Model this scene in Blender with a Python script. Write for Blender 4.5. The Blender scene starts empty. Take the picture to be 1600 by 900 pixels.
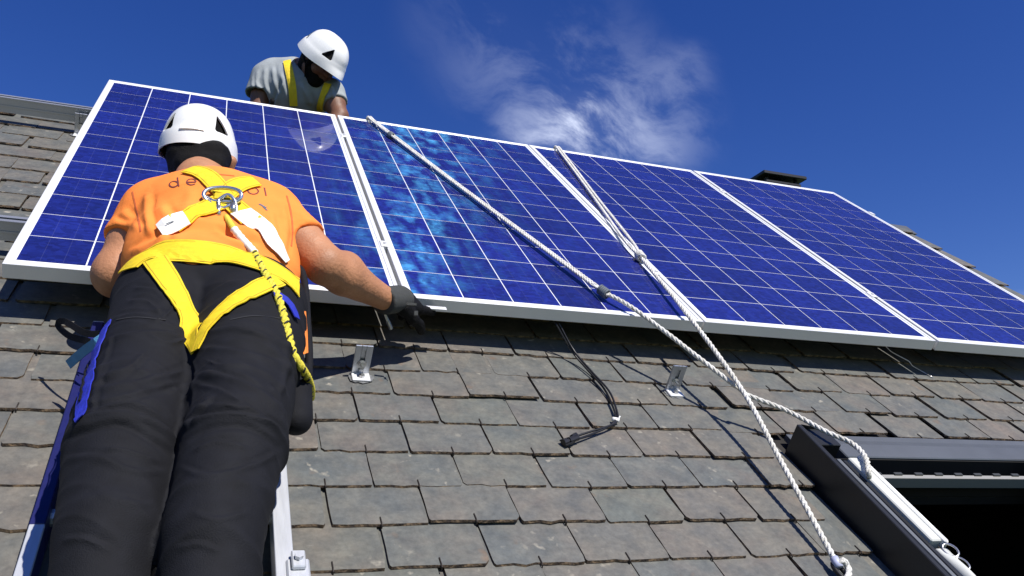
import bpy, bmesh, math, random
import numpy as np
from mathutils import Matrix, Vector
from mathutils.bvhtree import BVHTree

random.seed(7); RNG = np.random.default_rng(7)
sc = bpy.context.scene
COL = sc.collection

# ------------------------------------------------------------------ roof frame
# u = along the eaves (right), v = up the slope, w = out of the panel plane
TH = math.radians(42.0)
Z0 = 7.0
MR = Matrix.Translation((0, 0, Z0)) @ Matrix.Rotation(TH, 4, 'X')

# ------------------------------------------------------------------ camera
FPX = 1308.82                                  # focal length in pixels of a 1600 wide picture
CC = np.array([0.44826, -2.10839, 1.01516])    # camera in the roof frame
CR = np.array([0.93400, -0.27730, 0.22540]); CF = np.array([0.34710, 0.85380, -0.38800])
CF /= np.linalg.norm(CF); CR -= CF * (CR @ CF); CR /= np.linalg.norm(CR)
CD = np.cross(CF, CR)
cam = bpy.data.cameras.new('camera'); camo = bpy.data.objects.new('camera', cam); COL.objects.link(camo)
cam.sensor_width = 36.0; cam.lens = 36.0 * FPX / 1600.0
cam.clip_start = 0.05; cam.clip_end = 5000
up = -CD
mc = Matrix(((CR[0], up[0], -CF[0], CC[0]), (CR[1], up[1], -CF[1], CC[1]), (CR[2], up[2], -CF[2], CC[2]), (0, 0, 0, 1)))
camo.matrix_world = MR @ mc
sc.camera = camo

# ------------------------------------------------------------------ sun and sky
SUN_R = Vector((0.235, 0.03, 1.0)).normalized()
SUN_W = (MR.to_3x3() @ SUN_R).normalized()
sd = bpy.data.lights.new('sun', 'SUN'); so = bpy.data.objects.new('sun', sd); COL.objects.link(so)
sd.energy = 5.0; sd.angle = math.radians(0.53); sd.color = (1.0, 0.955, 0.88)
so.rotation_euler = SUN_W.to_track_quat('Z', 'Y').to_euler(); so.location = (0, 0, 30)
SUN_EL = math.asin(SUN_W.z); SUN_AZ = math.atan2(SUN_W.x, SUN_W.y)

world = bpy.data.worlds.new("World"); sc.world = world; world.use_nodes = True
nt = world.node_tree; nt.nodes.clear()
N = nt.nodes.new; L = nt.links.new
def raydir(x, y):
    d = CF + CR * ((x - 800) / FPX) + CD * ((y - 450) / FPX)
    v = MR.to_3x3() @ Vector(d); v.normalize(); return v
wo = N('ShaderNodeOutputWorld'); bg = N('ShaderNodeBackground'); bg.inputs['Strength'].default_value = 0.075
sky = N('ShaderNodeTexSky'); sky.sky_type = 'NISHITA'; sky.sun_disc = False
sky.sun_elevation = SUN_EL; sky.sun_rotation = SUN_AZ; sky.altitude = 800; sky.air_density = 1.0; sky.dust_density = 0.1; sky.ozone_density = 3.0
hs = N('ShaderNodeHueSaturation'); hs.inputs['Hue'].default_value = 0.524; hs.inputs['Saturation'].default_value = 1.32; hs.inputs['Value'].default_value = 1.25
L(sky.outputs[0], hs.inputs['Color'])
tc = N('ShaderNodeTexCoord')
def vmath(op, a, b=None):
    n = N('ShaderNodeVectorMath'); n.operation = op
    for k, s in enumerate((a, b)):
        if s is None: continue
        if hasattr(s, 'is_output'): L(s, n.inputs[k])
        else: n.inputs[k].default_value = s
    return n
def fmath(op, a, b=None, clamp=False):
    n = N('ShaderNodeMath'); n.operation = op; n.use_clamp = clamp
    for k, s in enumerate((a, b)):
        if s is None: continue
        if hasattr(s, 'is_output'): L(s, n.inputs[k])
        else: n.inputs[k].default_value = s
    return n.outputs[0]
def mrange(v, a, b, c=0.0, d=1.0):
    n = N('ShaderNodeMapRange'); n.interpolation_type = 'SMOOTHSTEP'
    L(v, n.inputs[0]); n.inputs[1].default_value = a; n.inputs[2].default_value = b; n.inputs[3].default_value = c; n.inputs[4].default_value = d
    return n.outputs[0]
DIR = tc.outputs['Generated']
wn = N('ShaderNodeTexNoise'); wn.inputs['Scale'].default_value = 3.2; wn.inputs['Detail'].default_value = 3; L(DIR, wn.inputs['Vector'])
warp = vmath('SCALE', vmath('SUBTRACT', wn.outputs['Color'], (0.5, 0.5, 0.5)).outputs[0]); warp.inputs['Scale'].default_value = 0.20
DW = vmath('ADD', DIR, warp.outputs[0]).outputs[0]
def blob_mask(x, y, rad_px, soft):
    c = raydir(x, y)
    d = vmath('DISTANCE', DW, tuple(c)).outputs['Value']
    return mrange(d, rad_px / FPX * (1 - soft), rad_px / FPX * (1 + soft), 1.0, 0.0)
CSEED = (4*1.7, 4*0.9, 4*2.3)
cn = N('ShaderNodeTexNoise'); cn.inputs['Scale'].default_value = 8; cn.inputs['Detail'].default_value = 8; cn.inputs['Roughness'].default_value = 0.62
mp = N('ShaderNodeMapping'); mp.inputs['Rotation'].default_value = (0.3, 0.5, 0.55); mp.inputs['Location'].default_value = CSEED; mp.inputs['Scale'].default_value = (0.8, 2.4, 1.3); L(DW, mp.inputs['Vector']); L(mp.outputs[0], cn.inputs['Vector'])
streak = mrange(cn.outputs['Fac'], 0.40, 0.64)
total = None
CLOUDS = ((915, 195, 115, 0.7, 0.065), (862, 195, 42, 1.0, 0.34), (800, 226, 55, 0.8, 0.17), (950, 225, 60, 0.8, 0.12), (850, 100, 105, 0.8, 0.060), (1010, 180, 80, 0.8, 0.07), (735, 45, 70, 0.9, 0.035), (1605, 480, 22, 0.8, 0.5), (1070, 105, 34, 1.0, 0.045), (868, 165, 28, 1.0, 0.22))
for x, y, r, s, a in CLOUDS:
    m = fmath('MULTIPLY', blob_mask(x, y, r, s), a)
    total = m if total is None else fmath('ADD', total, m)
amt = fmath('MULTIPLY', total, fmath('ADD', fmath('MULTIPLY', streak, 1.6), 0.12), clamp=True)
# thin cirrus over the rest of the sky so that the sky goes on outside the frame
cloudmix = N('ShaderNodeMixRGB'); L(amt, cloudmix.inputs[0]); L(hs.outputs[0], cloudmix.inputs[1]); cloudmix.inputs[2].default_value = (9.5, 10.4, 13.0, 1)
L(cloudmix.outputs[0], bg.inputs[0]); L(bg.outputs[0], wo.inputs[0])

sc.render.engine = 'CYCLES'
sc.view_settings.view_transform = 'Standard'; sc.view_settings.look = 'None'
sc.view_settings.exposure = 0.32; sc.view_settings.gamma = 1.0
sc.render.resolution_x = 1024; sc.render.resolution_y = 576
sc.cycles.max_bounces = 6; sc.cycles.diffuse_bounces = 3; sc.cycles.glossy_bounces = 3
sc.cycles.caustics_reflective = False; sc.cycles.caustics_refractive = False

# ------------------------------------------------------------------ modelling helpers
def S(x, y, z):                                # point seen at pixel x, y at depth z, in the roof frame
    return CC + (CF + CR * ((x - 800) / FPX) + CD * ((y - 450) / FPX)) * z
def at(x, y, w):                               # point seen at pixel x, y on the plane w
    d = CF + CR * ((x - 800) / FPX) + CD * ((y - 450) / FPX)
    return CC + d * ((w - CC[2]) / d[2])
def px(P):                                     # roof frame -> pixel (for measuring only)
    q = np.asarray(P) - CC; z = q @ CF
    return 800 + FPX * (q @ CR) / z, 450 + FPX * (q @ CD) / z

def setp(o, label=None, cat=None, group=None, kind=None):
    if label: o['label'] = label
    if cat: o['category'] = cat
    if group: o['group'] = group
    if kind: o['kind'] = kind
    return o
BASE = {}
def thing(name, label, cat, base=(0, 0, 0), group=None):
    o = bpy.data.objects.new(name, None); o.empty_display_size = 0.05; COL.objects.link(o)
    o.matrix_world = MR @ Matrix.Translation(Vector([float(a) for a in base])); BASE[o] = np.array(base, float)
    return setp(o, label, cat, group)
def mesh(verts, faces, mats, smooth=False, midx=None):
    me = bpy.data.meshes.new('m')
    me.from_pydata([tuple(map(float, v)) for v in verts], [], [tuple(f) for f in faces])
    for m in (mats if isinstance(mats, (list, tuple)) else [mats]): me.materials.append(m)
    if midx is not None: me.polygons.foreach_set('material_index', midx)
    if smooth: me.polygons.foreach_set('use_smooth', [True] * len(me.polygons))
    me.update(); return me
def part(name, verts, faces, mats, parent=None, smooth=False, base=None, midx=None, label=None):
    """verts in the roof frame; child of `parent`, or a top level object based at `base`"""
    b = BASE[parent] if parent is not None else np.array(base if base is not None else np.mean(np.asarray(verts, float), axis=0))
    me = mesh(np.asarray(verts, float) - b, faces, mats, smooth, midx); me.name = name
    o = bpy.data.objects.new(name, me); COL.objects.link(o)
    if parent is not None: o.parent = parent; BASE[o] = b
    else: o.matrix_world = MR @ Matrix.Translation(Vector(b.tolist())); BASE[o] = b
    if label: o['label'] = label
    return o
class MB:
    """collects shapes into one vertex / face list"""
    def __init__(s): s.v = []; s.f = []; s.m = []; s.cur = 0
    def add(s, v, f):
        n = len(s.v); s.v += [np.array(a, float) for a in v]; s.f += [tuple(n + i for i in q) for q in f]; s.m += [s.cur] * len(f)
    def box(s, lo, hi, R=None, o=None, bev=0.0):
        lo = np.array(lo, float); hi = np.array(hi, float)
        if bev > 0:
            b = bev; vs = []
            for x, sx in ((lo[0], 1), (hi[0], -1)):
                for y, sy in ((lo[1], 1), (hi[1], -1)):
                    for z, sz in ((lo[2], 1), (hi[2], -1)):
                        vs += [(x, y + sy * b, z + sz * b), (x + sx * b, y, z + sz * b), (x + sx * b, y + sy * b, z)]
            bm = bmesh.new()
            for p in vs: bm.verts.new(p)
            r = bmesh.ops.convex_hull(bm, input=bm.verts[:]); bm.verts.ensure_lookup_table(); bm.verts.index_update()
            V = [np.array(v.co) for v in bm.verts]; F = [[v.index for v in f.verts] for f in bm.faces]; bm.free()
        else:
            V = [np.array((x, y, z)) for x in (lo[0], hi[0]) for y in (lo[1], hi[1]) for z in (lo[2], hi[2])]
            F = [(0, 1, 3, 2), (4, 6, 7, 5), (0, 4, 5, 1), (2, 3, 7, 6), (0, 2, 6, 4), (1, 5, 7, 3)]
        if R is not None: V = [np.asarray(R) @ v for v in V]
        if o is not None: V = [v + np.array(o) for v in V]
        s.add(V, F); return s
    def tube(s, P, r, n=8, cap=True, closed=False):
        P = [np.array(p, float) for p in P]; k = len(P)
        r = [r] * k if np.isscalar(r) else list(r)
        T = []
        for i in range(k):
            a = P[(i - 1) % k] if (closed or i > 0) else P[0]; b = P[(i + 1) % k] if (closed or i < k - 1) else P[-1]
            t = b - a; T.append(t / (np.linalg.norm(t) + 1e-12))
        h = np.array((0, 0, 1.0)) if abs(T[0][2]) < .9 else np.array((1.0, 0, 0))
        nrm = np.cross(T[0], h); nrm /= np.linalg.norm(nrm)
        V = []; F = []
        for i in range(k):
            nrm = nrm - T[i] * (nrm @ T[i]); nrm /= np.linalg.norm(nrm) + 1e-12; bn = np.cross(T[i], nrm)
            for j in range(n):
                a = 2 * math.pi * j / n; V.append(P[i] + r[i] * (math.cos(a) * nrm + math.sin(a) * bn))
        for i in range(k if closed else k - 1):
            for j in range(n):
                a = i * n + j; b = i * n + (j + 1) % n; c = ((i + 1) % k) * n + (j + 1) % n; d = ((i + 1) % k) * n + j
                F.append((a, b, c, d))
        if cap and not closed:
            F.append(tuple(range(n))[::-1]); F.append(tuple((k - 1) * n + j for j in range(n)))
        s.add(V, F); return s
    def prism(s, poly, w0, w1):
        """poly = list of (u, v)"""
        n = len(poly); V = [(a, b, w0) for a, b in poly] + [(a, b, w1) for a, b in poly]
        F = [tuple(range(n))[::-1], tuple(range(n, 2 * n))] + [(i, (i + 1) % n, n + (i + 1) % n, n + i) for i in range(n)]
        s.add(V, F); return s
    def out(s, name, mats, parent=None, smooth=False, base=None, label=None):
        return part(name, s.v, s.f, mats, parent, smooth, base, s.m if isinstance(mats, (list, tuple)) else None, label)

def catmull(P, step=0.02):
    P = [np.array(p, float) for p in P]; Q = [2 * P[0] - P[1]] + P + [2 * P[-1] - P[-2]]; out = []
    for i in range(1, len(Q) - 2):
        a, b, c, d = Q[i - 1], Q[i], Q[i + 1], Q[i + 2]; n = max(1, int(np.linalg.norm(c - b) / step))
        for k in range(n):
            t = k / n; out.append(.5 * ((2 * b) + (-a + c) * t + (2 * a - 5 * b + 4 * c - d) * t * t + (-a + 3 * b - 3 * c + d) * t ** 3))
    out.append(P[-1]); return out

# ------------------------------------------------------------------ materials
def mat(name, col, rough=0.6, metal=0.0, noise=0.0, nscale=20, bump=0.0, bscale=60, coat=0.0, spec=0.5, col2=None, mix=(0.4, 0.6), detail=6, stretch=None, objrand=0.0, coords='Object'):
    m = bpy.data.materials.new(name); m.use_nodes = True; t = m.node_tree; b = t.nodes['Principled BSDF']
    b.inputs['Base Color'].default_value = (*col, 1); b.inputs['Roughness'].default_value = rough; b.inputs['Metallic'].default_value = metal
    b.inputs['Coat Weight'].default_value = coat; b.inputs['Coat Roughness'].default_value = 0.08; b.inputs['Specular IOR Level'].default_value = spec
    c = t.nodes.new('ShaderNodeTexCoord'); src = c.outputs[coords]
    if stretch:
        mp = t.nodes.new('ShaderNodeMapping'); mp.inputs['Scale'].default_value = stretch; t.links.new(src, mp.inputs['Vector']); src = mp.outputs[0]
    if noise or col2:
        n = t.nodes.new('ShaderNodeTexNoise'); n.inputs['Scale'].default_value = nscale; n.inputs['Detail'].default_value = detail; t.links.new(src, n.inputs['Vector'])
        r = t.nodes.new('ShaderNodeValToRGB'); t.links.new(n.outputs['Fac'], r.inputs[0])
        c2 = col2 if col2 else tuple(min(1, a * (1 + noise)) for a in col); c1 = col if col2 else tuple(a * (1 - noise) for a in col)
        r.color_ramp.elements[0].position = mix[0] if col2 else 0.3; r.color_ramp.elements[1].position = mix[1] if col2 else 0.7
        r.color_ramp.elements[0].color = (*c1, 1); r.color_ramp.elements[1].color = (*c2, 1)
        res = r.outputs[0]
        if objrand:
            oi = t.nodes.new('ShaderNodeObjectInfo'); h = t.nodes.new('ShaderNodeHueSaturation'); mr = t.nodes.new('ShaderNodeMapRange')
            t.links.new(oi.outputs['Random'], mr.inputs[0]); mr.inputs[3].default_value = 1 - objrand; mr.inputs[4].default_value = 1 + objrand
            t.links.new(mr.outputs[0], h.inputs['Value']); t.links.new(res, h.inputs['Color']); res = h.outputs[0]
        t.links.new(res, b.inputs['Base Color'])
    if bump:
        n2 = t.nodes.new('ShaderNodeTexNoise'); n2.inputs['Scale'].default_value = bscale; n2.inputs['Detail'].default_value = 8; t.links.new(src, n2.inputs['Vector'])
        bp = t.nodes.new('ShaderNodeBump'); bp.inputs['Strength'].default_value = bump; bp.inputs['Distance'].default_value = 0.01
        t.links.new(n2.outputs['Fac'], bp.inputs['Height']); t.links.new(bp.outputs[0], b.inputs['Normal'])
    return m

def slate_material():
    m = bpy.data.materials.new('slate'); m.use_nodes = True; t = m.node_tree; b = t.nodes['Principled BSDF']; n = t.nodes.new; l = t.links.new
    c = n('ShaderNodeTexCoord'); oi = n('ShaderNodeObjectInfo')
    off = n('ShaderNodeVectorMath'); off.operation = 'SCALE'; off.inputs['Scale'].default_value = 37.0
    cmb = n('ShaderNodeCombineXYZ'); l(oi.outputs['Random'], cmb.inputs[0]); l(oi.outputs['Random'], cmb.inputs[1]); l(cmb.outputs[0], off.inputs[0])
    add = n('ShaderNodeVectorMath'); l(c.outputs['Object'], add.inputs[0]); l(off.outputs[0], add.inputs[1]); P = add.outputs[0]
    def noise(s, d=5, r=.6):
        q = n('ShaderNodeTexNoise'); q.inputs['Scale'].default_value = s; q.inputs['Detail'].default_value = d; q.inputs['Roughness'].default_value = r; l(P, q.inputs['Vector']); return q.outputs['Fac']
    def ramp(f, *st):
        q = n('ShaderNodeValToRGB'); e = q.color_ramp.elements
        while len(e) < len(st): e.new(0.5)
        for k, (p, col) in enumerate(st): e[k].position = p; e[k].color = (*col, 1)
        l(f, q.inputs[0]); return q.outputs[0]
    def mix(f, a, bb, mode='MIX'):
        q = n('ShaderNodeMixRGB'); q.blend_type = mode
        if hasattr(f, 'is_output'): l(f, q.inputs[0])
        else: q.inputs[0].default_value = f
        for k, s in ((1, a), (2, bb)):
            if hasattr(s, 'is_output'): l(s, q.inputs[k])
            else: q.inputs[k].default_value = (*s, 1)
        return q.outputs[0]
    tone = ramp(oi.outputs['Random'], (0.0, (.104, .112, .098)), (.2, (.128, .118, .103)), (.4, (.094, .104, .100)), (.6, (.134, .118, .102)), (.8, (.092, .102, .104)), (1.0, (.120, .116, .103)))
    big = ramp(noise(6, 3), (.35, (.080, .096, .104)), (.5, (.122, .122, .110)), (.68, (.146, .116, .097)))
    col = mix(.38, tone, big)
    grain = ramp(noise(70, 8, .7), (.3, (.76, .76, .76)), (.7, (1.20, 1.20, 1.20)))
    col = mix(1.0, col, grain, 'MULTIPLY')
    mid = ramp(noise(17, 4, .6), (.3, (.72, .75, .79)), (.7, (1.24, 1.20, 1.14)))
    col = mix(1.0, col, mid, 'MULTIPLY')
    lich = ramp(noise(30, 3, .5), (.62, (0, 0, 0)), (.74, (1, 1, 1)))
    lich2 = ramp(noise(4.0, 2, .5), (.50, (0, 0, 0)), (.64, (1, 1, 1)))
    f = mix(1.0, lich, lich2, 'MULTIPLY')
    col = mix(f, col, (.36, .33, .27))
    rust = ramp(noise(9, 3, .55), (.66, (0, 0, 0)), (.8, (.7, .7, .7)))
    col = mix(rust, col, (.20, .11, .055))
    scr = n('ShaderNodeTexNoise'); scr.inputs['Scale'].default_value = 16; scr.inputs['Detail'].default_value = 3
    mpp = n('ShaderNodeMapping'); mpp.inputs['Rotation'].default_value = (0, 0, 0.5); mpp.inputs['Scale'].default_value = (1, 7, 1); l(P, mpp.inputs['Vector']); l(mpp.outputs[0], scr.inputs['Vector'])
    col = mix(ramp(scr.outputs['Fac'], (.70, (0, 0, 0)), (.78, (.45, .45, .45))), col, (.26, .25, .23))
    l(col, b.inputs['Base Color']); b.inputs['Roughness'].default_value = .58; b.inputs['Specular IOR Level'].default_value = .45
    bp = n('ShaderNodeBump'); bp.inputs['Strength'].default_value = .40; bp.inputs['Distance'].default_value = .003
    nn = n('ShaderNodeMath'); nn.operation = 'ADD'; l(noise(14, 6, .65), nn.inputs[0]); 
    q = n('ShaderNodeMath'); q.operation = 'MULTIPLY'; l(noise(120, 4, .7), q.inputs[0]); q.inputs[1].default_value = .25; l(q.outputs[0], nn.inputs[1])
    l(nn.outputs[0], bp.inputs['Height']); l(bp.outputs[0], b.inputs['Normal'])
    return m

def cell_material():
    """blue polycrystalline silicon: grains, silver fingers and busbars, brushed sheen of the grains, glass on top"""
    m = bpy.data.materials.new('silicon_cell'); m.use_nodes = True; t = m.node_tree; b = t.nodes['Principled BSDF']; n = t.nodes.new; l = t.links.new
    c = n('ShaderNodeTexCoord'); oi = n('ShaderNodeObjectInfo')
    cmb = n('ShaderNodeCombineXYZ'); l(oi.outputs['Random'], cmb.inputs[0]); l(oi.outputs['Random'], cmb.inputs[1])
    sc_ = n('ShaderNodeVectorMath'); sc_.operation = 'SCALE'; sc_.inputs['Scale'].default_value = 23.0; l(cmb.outputs[0], sc_.inputs[0])
    add = n('ShaderNodeVectorMath'); l(c.outputs['Object'], add.inputs[0]); l(sc_.outputs[0], add.inputs[1])
    vo = n('ShaderNodeTexVoronoi'); vo.inputs['Scale'].default_value = 55; vo.inputs['Randomness'].default_value = 1.0
    mp = n('ShaderNodeMapping'); mp.inputs['Rotation'].default_value = (0, 0, .6); mp.inputs['Scale'].default_value = (1, 1.7, 1); l(add.outputs[0], mp.inputs['Vector']); l(mp.outputs[0], vo.inputs['Vector'])
    bw = n('ShaderNodeSeparateColor'); l(vo.outputs['Color'], bw.inputs[0])
    r = n('ShaderNodeValToRGB'); l(bw.outputs[0], r.inputs[0])
    r.color_ramp.elements[0].color = (.0062, .0090, .102, 1); r.color_ramp.elements[1].color = (.0110, .019, .185, 1)
    hsv = n('ShaderNodeHueSaturation'); mr = n('ShaderNodeMapRange'); l(oi.outputs['Random'], mr.inputs[0]); mr.inputs[3].default_value = .8; mr.inputs[4].default_value = 1.2
    l(mr.outputs[0], hsv.inputs['Value']); l(r.outputs[0], hsv.inputs['Color'])
    # busbars: two silver lines along v, fine fingers along u
    sx = n('ShaderNodeSeparateXYZ'); l(c.outputs['Object'], sx.inputs[0])
    ab = n('ShaderNodeMath'); ab.operation = 'ABSOLUTE'; l(sx.outputs[0], ab.inputs[0])
    s1 = n('ShaderNodeMath'); s1.operation = 'SUBTRACT'; l(ab.outputs[0], s1.inputs[0]); s1.inputs[1].default_value = .026
    a2 = n('ShaderNodeMath'); a2.operation = 'ABSOLUTE'; l(s1.outputs[0], a2.inputs[0])
    lt = n('ShaderNodeMath'); lt.operation = 'LESS_THAN'; l(a2.outputs[0], lt.inputs[0]); lt.inputs[1].default_value = .0007
    mb = n('ShaderNodeMixRGB'); mfac = n('ShaderNodeMath'); mfac.operation = 'MULTIPLY'; l(lt.outputs[0], mfac.inputs[0]); mfac.inputs[1].default_value = .12
    l(mfac.outputs[0], mb.inputs[0]); l(hsv.outputs[0], mb.inputs[1]); mb.inputs[2].default_value = (.18, .20, .34, 1)
    l(mb.outputs[0], b.inputs['Base Color'])
    b.inputs['Roughness'].default_value = .45; b.inputs['Specular IOR Level'].default_value = .2
    b.inputs['Coat Weight'].default_value = .7; b.inputs['Coat Roughness'].default_value = .03; b.inputs['Coat IOR'].default_value = 1.42
    # brushed sheen
    an = n('ShaderNodeBsdfAnisotropic'); an.distribution = 'GGX'; an.inputs['Roughness'].default_value = ANISO_R; an.inputs['Anisotropy'].default_value = ANISO_A; an.inputs['Rotation'].default_value = ANISO_ROT
    an.inputs['Color'].default_value = (.10, .55, 1.0, 1)
    tg = n('ShaderNodeTangent'); tg.direction_type = 'RADIAL'; tg.axis = 'Y'
    tv = n('ShaderNodeVectorTransform'); tv.vector_type = 'VECTOR'; tv.convert_from = 'OBJECT'; tv.convert_to = 'WORLD'; tv.inputs[0].default_value = (1, 0, 0)
    l(tv.outputs[0], an.inputs['Tangent'])
    no = n('ShaderNodeTexNoise'); no.inputs['Scale'].default_value = 1; no.inputs['Detail'].default_value = 4; mpn = n('ShaderNodeMapping'); mpn.inputs['Scale'].default_value = (15, 6.5, 1); l(add.outputs[0], mpn.inputs['Vector']); l(mpn.outputs[0], no.inputs['Vector'])
    ra = n('ShaderNodeMapRange'); l(no.outputs['Fac'], ra.inputs[0]); ra.inputs[1].default_value = .43; ra.inputs[2].default_value = .70
    gm = n('ShaderNodeMath'); gm.operation = 'MULTIPLY'; l(ra.outputs[0], gm.inputs[0]); 
    g2 = n('ShaderNodeMapRange'); l(bw.outputs[1], g2.inputs[0]); g2.inputs[3].default_value = .35; g2.inputs[4].default_value = 1.0; l(g2.outputs[0], gm.inputs[1])
    g3 = n('ShaderNodeMath'); g3.operation = 'MULTIPLY'; l(gm.outputs[0], g3.inputs[0]); g3.inputs[1].default_value = ANISO_W
    mx = n('ShaderNodeMixShader'); l(g3.outputs[0], mx.inputs[0]); l(b.outputs[0], mx.inputs[1]); l(an.outputs[0], mx.inputs[2])
    l(mx.outputs[0], t.nodes['Material Output'].inputs[0])
    return m
ANISO_R = .46; ANISO_A = .80; ANISO_ROT = 0.0; ANISO_W = .058
M = {}
M['slate'] = slate_material()
M['slate_edge'] = mat('slate_edge', (.22, .15, .09), .8, col2=(.05, .035, .028), nscale=40, bump=.5, bscale=90)
M['cell'] = cell_material()
M['backsheet'] = mat('backsheet', (.80, .82, .86), .35, coat=.5)
M['alu'] = mat('frame_aluminium', (.80, .80, .80), .42, metal=.35, noise=.03, nscale=8)
M['rail'] = mat('rail_aluminium', (.46, .48, .52), .38, metal=.7, noise=.08, nscale=6)
M['steel'] = mat('bracket_steel', (.50, .52, .56), .36, metal=.8, noise=.1, nscale=15)
M['bolt'] = mat('bolt_steel', (.55, .55, .55), .3, metal=.9)
M['deck'] = mat('roof_deck', (.015, .013, .012), .9, noise=.3, nscale=10)
M['clad'] = mat('anthracite_cladding', (.012, .013, .015), .42, noise=.15, nscale=9, bump=.05, spec=.5)
M['flash'] = mat('blue_grey_flashing', (.105, .115, .130), .45, metal=.3, noise=.12, nscale=6, bump=.08, bscale=12)
M['wframe'] = mat('pale_window_frame', (.55, .56, .53), .4, noise=.05, nscale=12)
M['wwhite'] = mat('white_window_edge', (.82, .82, .80), .35, noise=.04)
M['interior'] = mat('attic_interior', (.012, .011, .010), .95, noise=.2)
M['rope'] = mat('white_rope', (.80, .79, .76), .85, col2=(.66, .64, .58), nscale=45, bump=.6, bscale=500)
M['knot'] = mat('dark_whipping', (.10, .12, .14), .6, noise=.3, nscale=40)
M['lan'] = mat('yellow_lanyard_rope', (.72, .62, .06), .8, noise=.1, nscale=60, bump=.5, bscale=500)
M['lanfleck'] = mat('black_lanyard_fleck', (.02, .02, .025), .8, noise=.1)
M['cable'] = mat('black_cable', (.010, .010, .012), .4, noise=.1)
M['render'] = mat('house_wall_render', (.55, .52, .46), .9, noise=.08, nscale=6, bump=.2)
M['grass'] = mat('ground_grass', (.06, .09, .03), .95, noise=.4, nscale=2, bump=.3)
M['metaldark'] = mat('dark_cowl_metal', (.006, .006, .007), .5, noise=.2)
# ------------------------------------------------------------------ the setting
RW = -0.145                      # slate surface
VR = 1.90                        # ridge
UL, UR = -1.6, 4.62              # verges
VE = -2.35                       # eaves
def w2r(p): return np.array(MR.inverted() @ Vector(p))
def r2w(p): return np.array(MR @ Vector([float(a) for a in p]))

gb = MB(); gb.add([(-900, -900, 0), (900, -900, 0), (900, 900, 0), (-900, 900, 0)], [(0, 1, 2, 3)])
me = mesh(gb.v, gb.f, M['grass']); g = bpy.data.objects.new('ground', me); COL.objects.link(g); setp(g, 'green grass ground around the house, far below the roof', kind='structure'); 

house = bpy.data.objects.new('house', None); COL.objects.link(house); house.location = (0, 0, 0)
setp(house, 'house with a steep grey and brown slate roof under the solar panels', 'house')
eave = r2w((0, VE, -.20)); ridge = r2w((0, VR, -.20)); yb = 2 * ridge[1] - eave[1]
hw = MB()
x0, x1, y0, y1, ze, zr = UL + .15, UR - .12, eave[1] + .35, yb - .35, eave[2] + .30, ridge[2] - .02
def wallquad(a, b, za, zb=None):
    pass
t = .3
hw.box((x0, y0, 0), (x1, y0 + t, ze - .06)); hw.box((x0, y1 - t, 0), (x1, y1, ze - .06))
for xa in (x0, x1 - t):          # gable ends
    ymid = (y0 + y1) / 2; P = [(y0 + t, 0), (y1 - t, 0), (y1 - t, ze - .1), (ymid, zr - .32), (y0 + t, ze - .1)]
    hw.add([(xa, a, b) for a, b in P] + [(xa + t, a, b) for a, b in P], [(0, 1, 2, 3, 4), (9, 8, 7, 6, 5)] + [(i, (i + 1) % 5, 5 + (i + 1) % 5, 5 + i) for i in range(5)])
me = mesh(hw.v, hw.f, M['render']); wo_ = bpy.data.objects.new('wall', me); COL.objects.link(wo_); wo_.parent = house

# the window opening in the roof
WU0, WU1, WV0, WV1 = 2.135, 2.86, -1.75, -.66
roof = MB(); lo, hi = -.20, -.168
roof.box((UL, VE, lo), (WU0 - .03, VR, hi)); roof.box((WU1 + .03, VE, lo), (UR, VR, hi))
roof.box((WU0 - .03, WV1 + .03, lo), (WU1 + .03, VR, hi)); roof.box((WU0 - .03, VE, lo), (WU1 + .03, WV0 - .03, hi))
# back slope
A = r2w((0, VR, lo)); 
def RP(u, dy, dz): return w2r((u, A[1] + dy, A[2] + dz))
run = yb - A[1]; ct, st = math.cos(TH), math.sin(TH); ln = run / ct
bk = [RP(UL, 0.0, .035), RP(UR, 0.0, .035), RP(UR, run, .035 - ln * st), RP(UL, run, .035 - ln * st)]
bk2 = [p + w2r((0, 0, -.035)) - w2r((0, 0, 0)) for p in bk]
roof.add(bk + bk2, [(0, 1, 2, 3), (7, 6, 5, 4), (0, 4, 5, 1), (1, 5, 6, 2), (2, 6, 7, 3), (3, 7, 4, 0)])
BASE[house] = np.array((0, 0, 0.))
roofo = part('roof', roof.v, roof.f, M['deck'], None, base=(0, 0, 0)); roofo.parent = house
attic = MB()
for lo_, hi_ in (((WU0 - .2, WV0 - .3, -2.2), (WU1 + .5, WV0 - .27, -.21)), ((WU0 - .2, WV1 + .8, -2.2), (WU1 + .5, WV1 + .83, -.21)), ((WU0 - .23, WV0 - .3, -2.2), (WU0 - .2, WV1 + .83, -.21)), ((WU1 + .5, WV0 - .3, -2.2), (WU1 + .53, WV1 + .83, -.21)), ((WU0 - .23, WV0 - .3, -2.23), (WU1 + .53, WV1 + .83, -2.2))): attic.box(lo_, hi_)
att = attic.out('attic_room', M['interior'], roofo)

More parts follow.
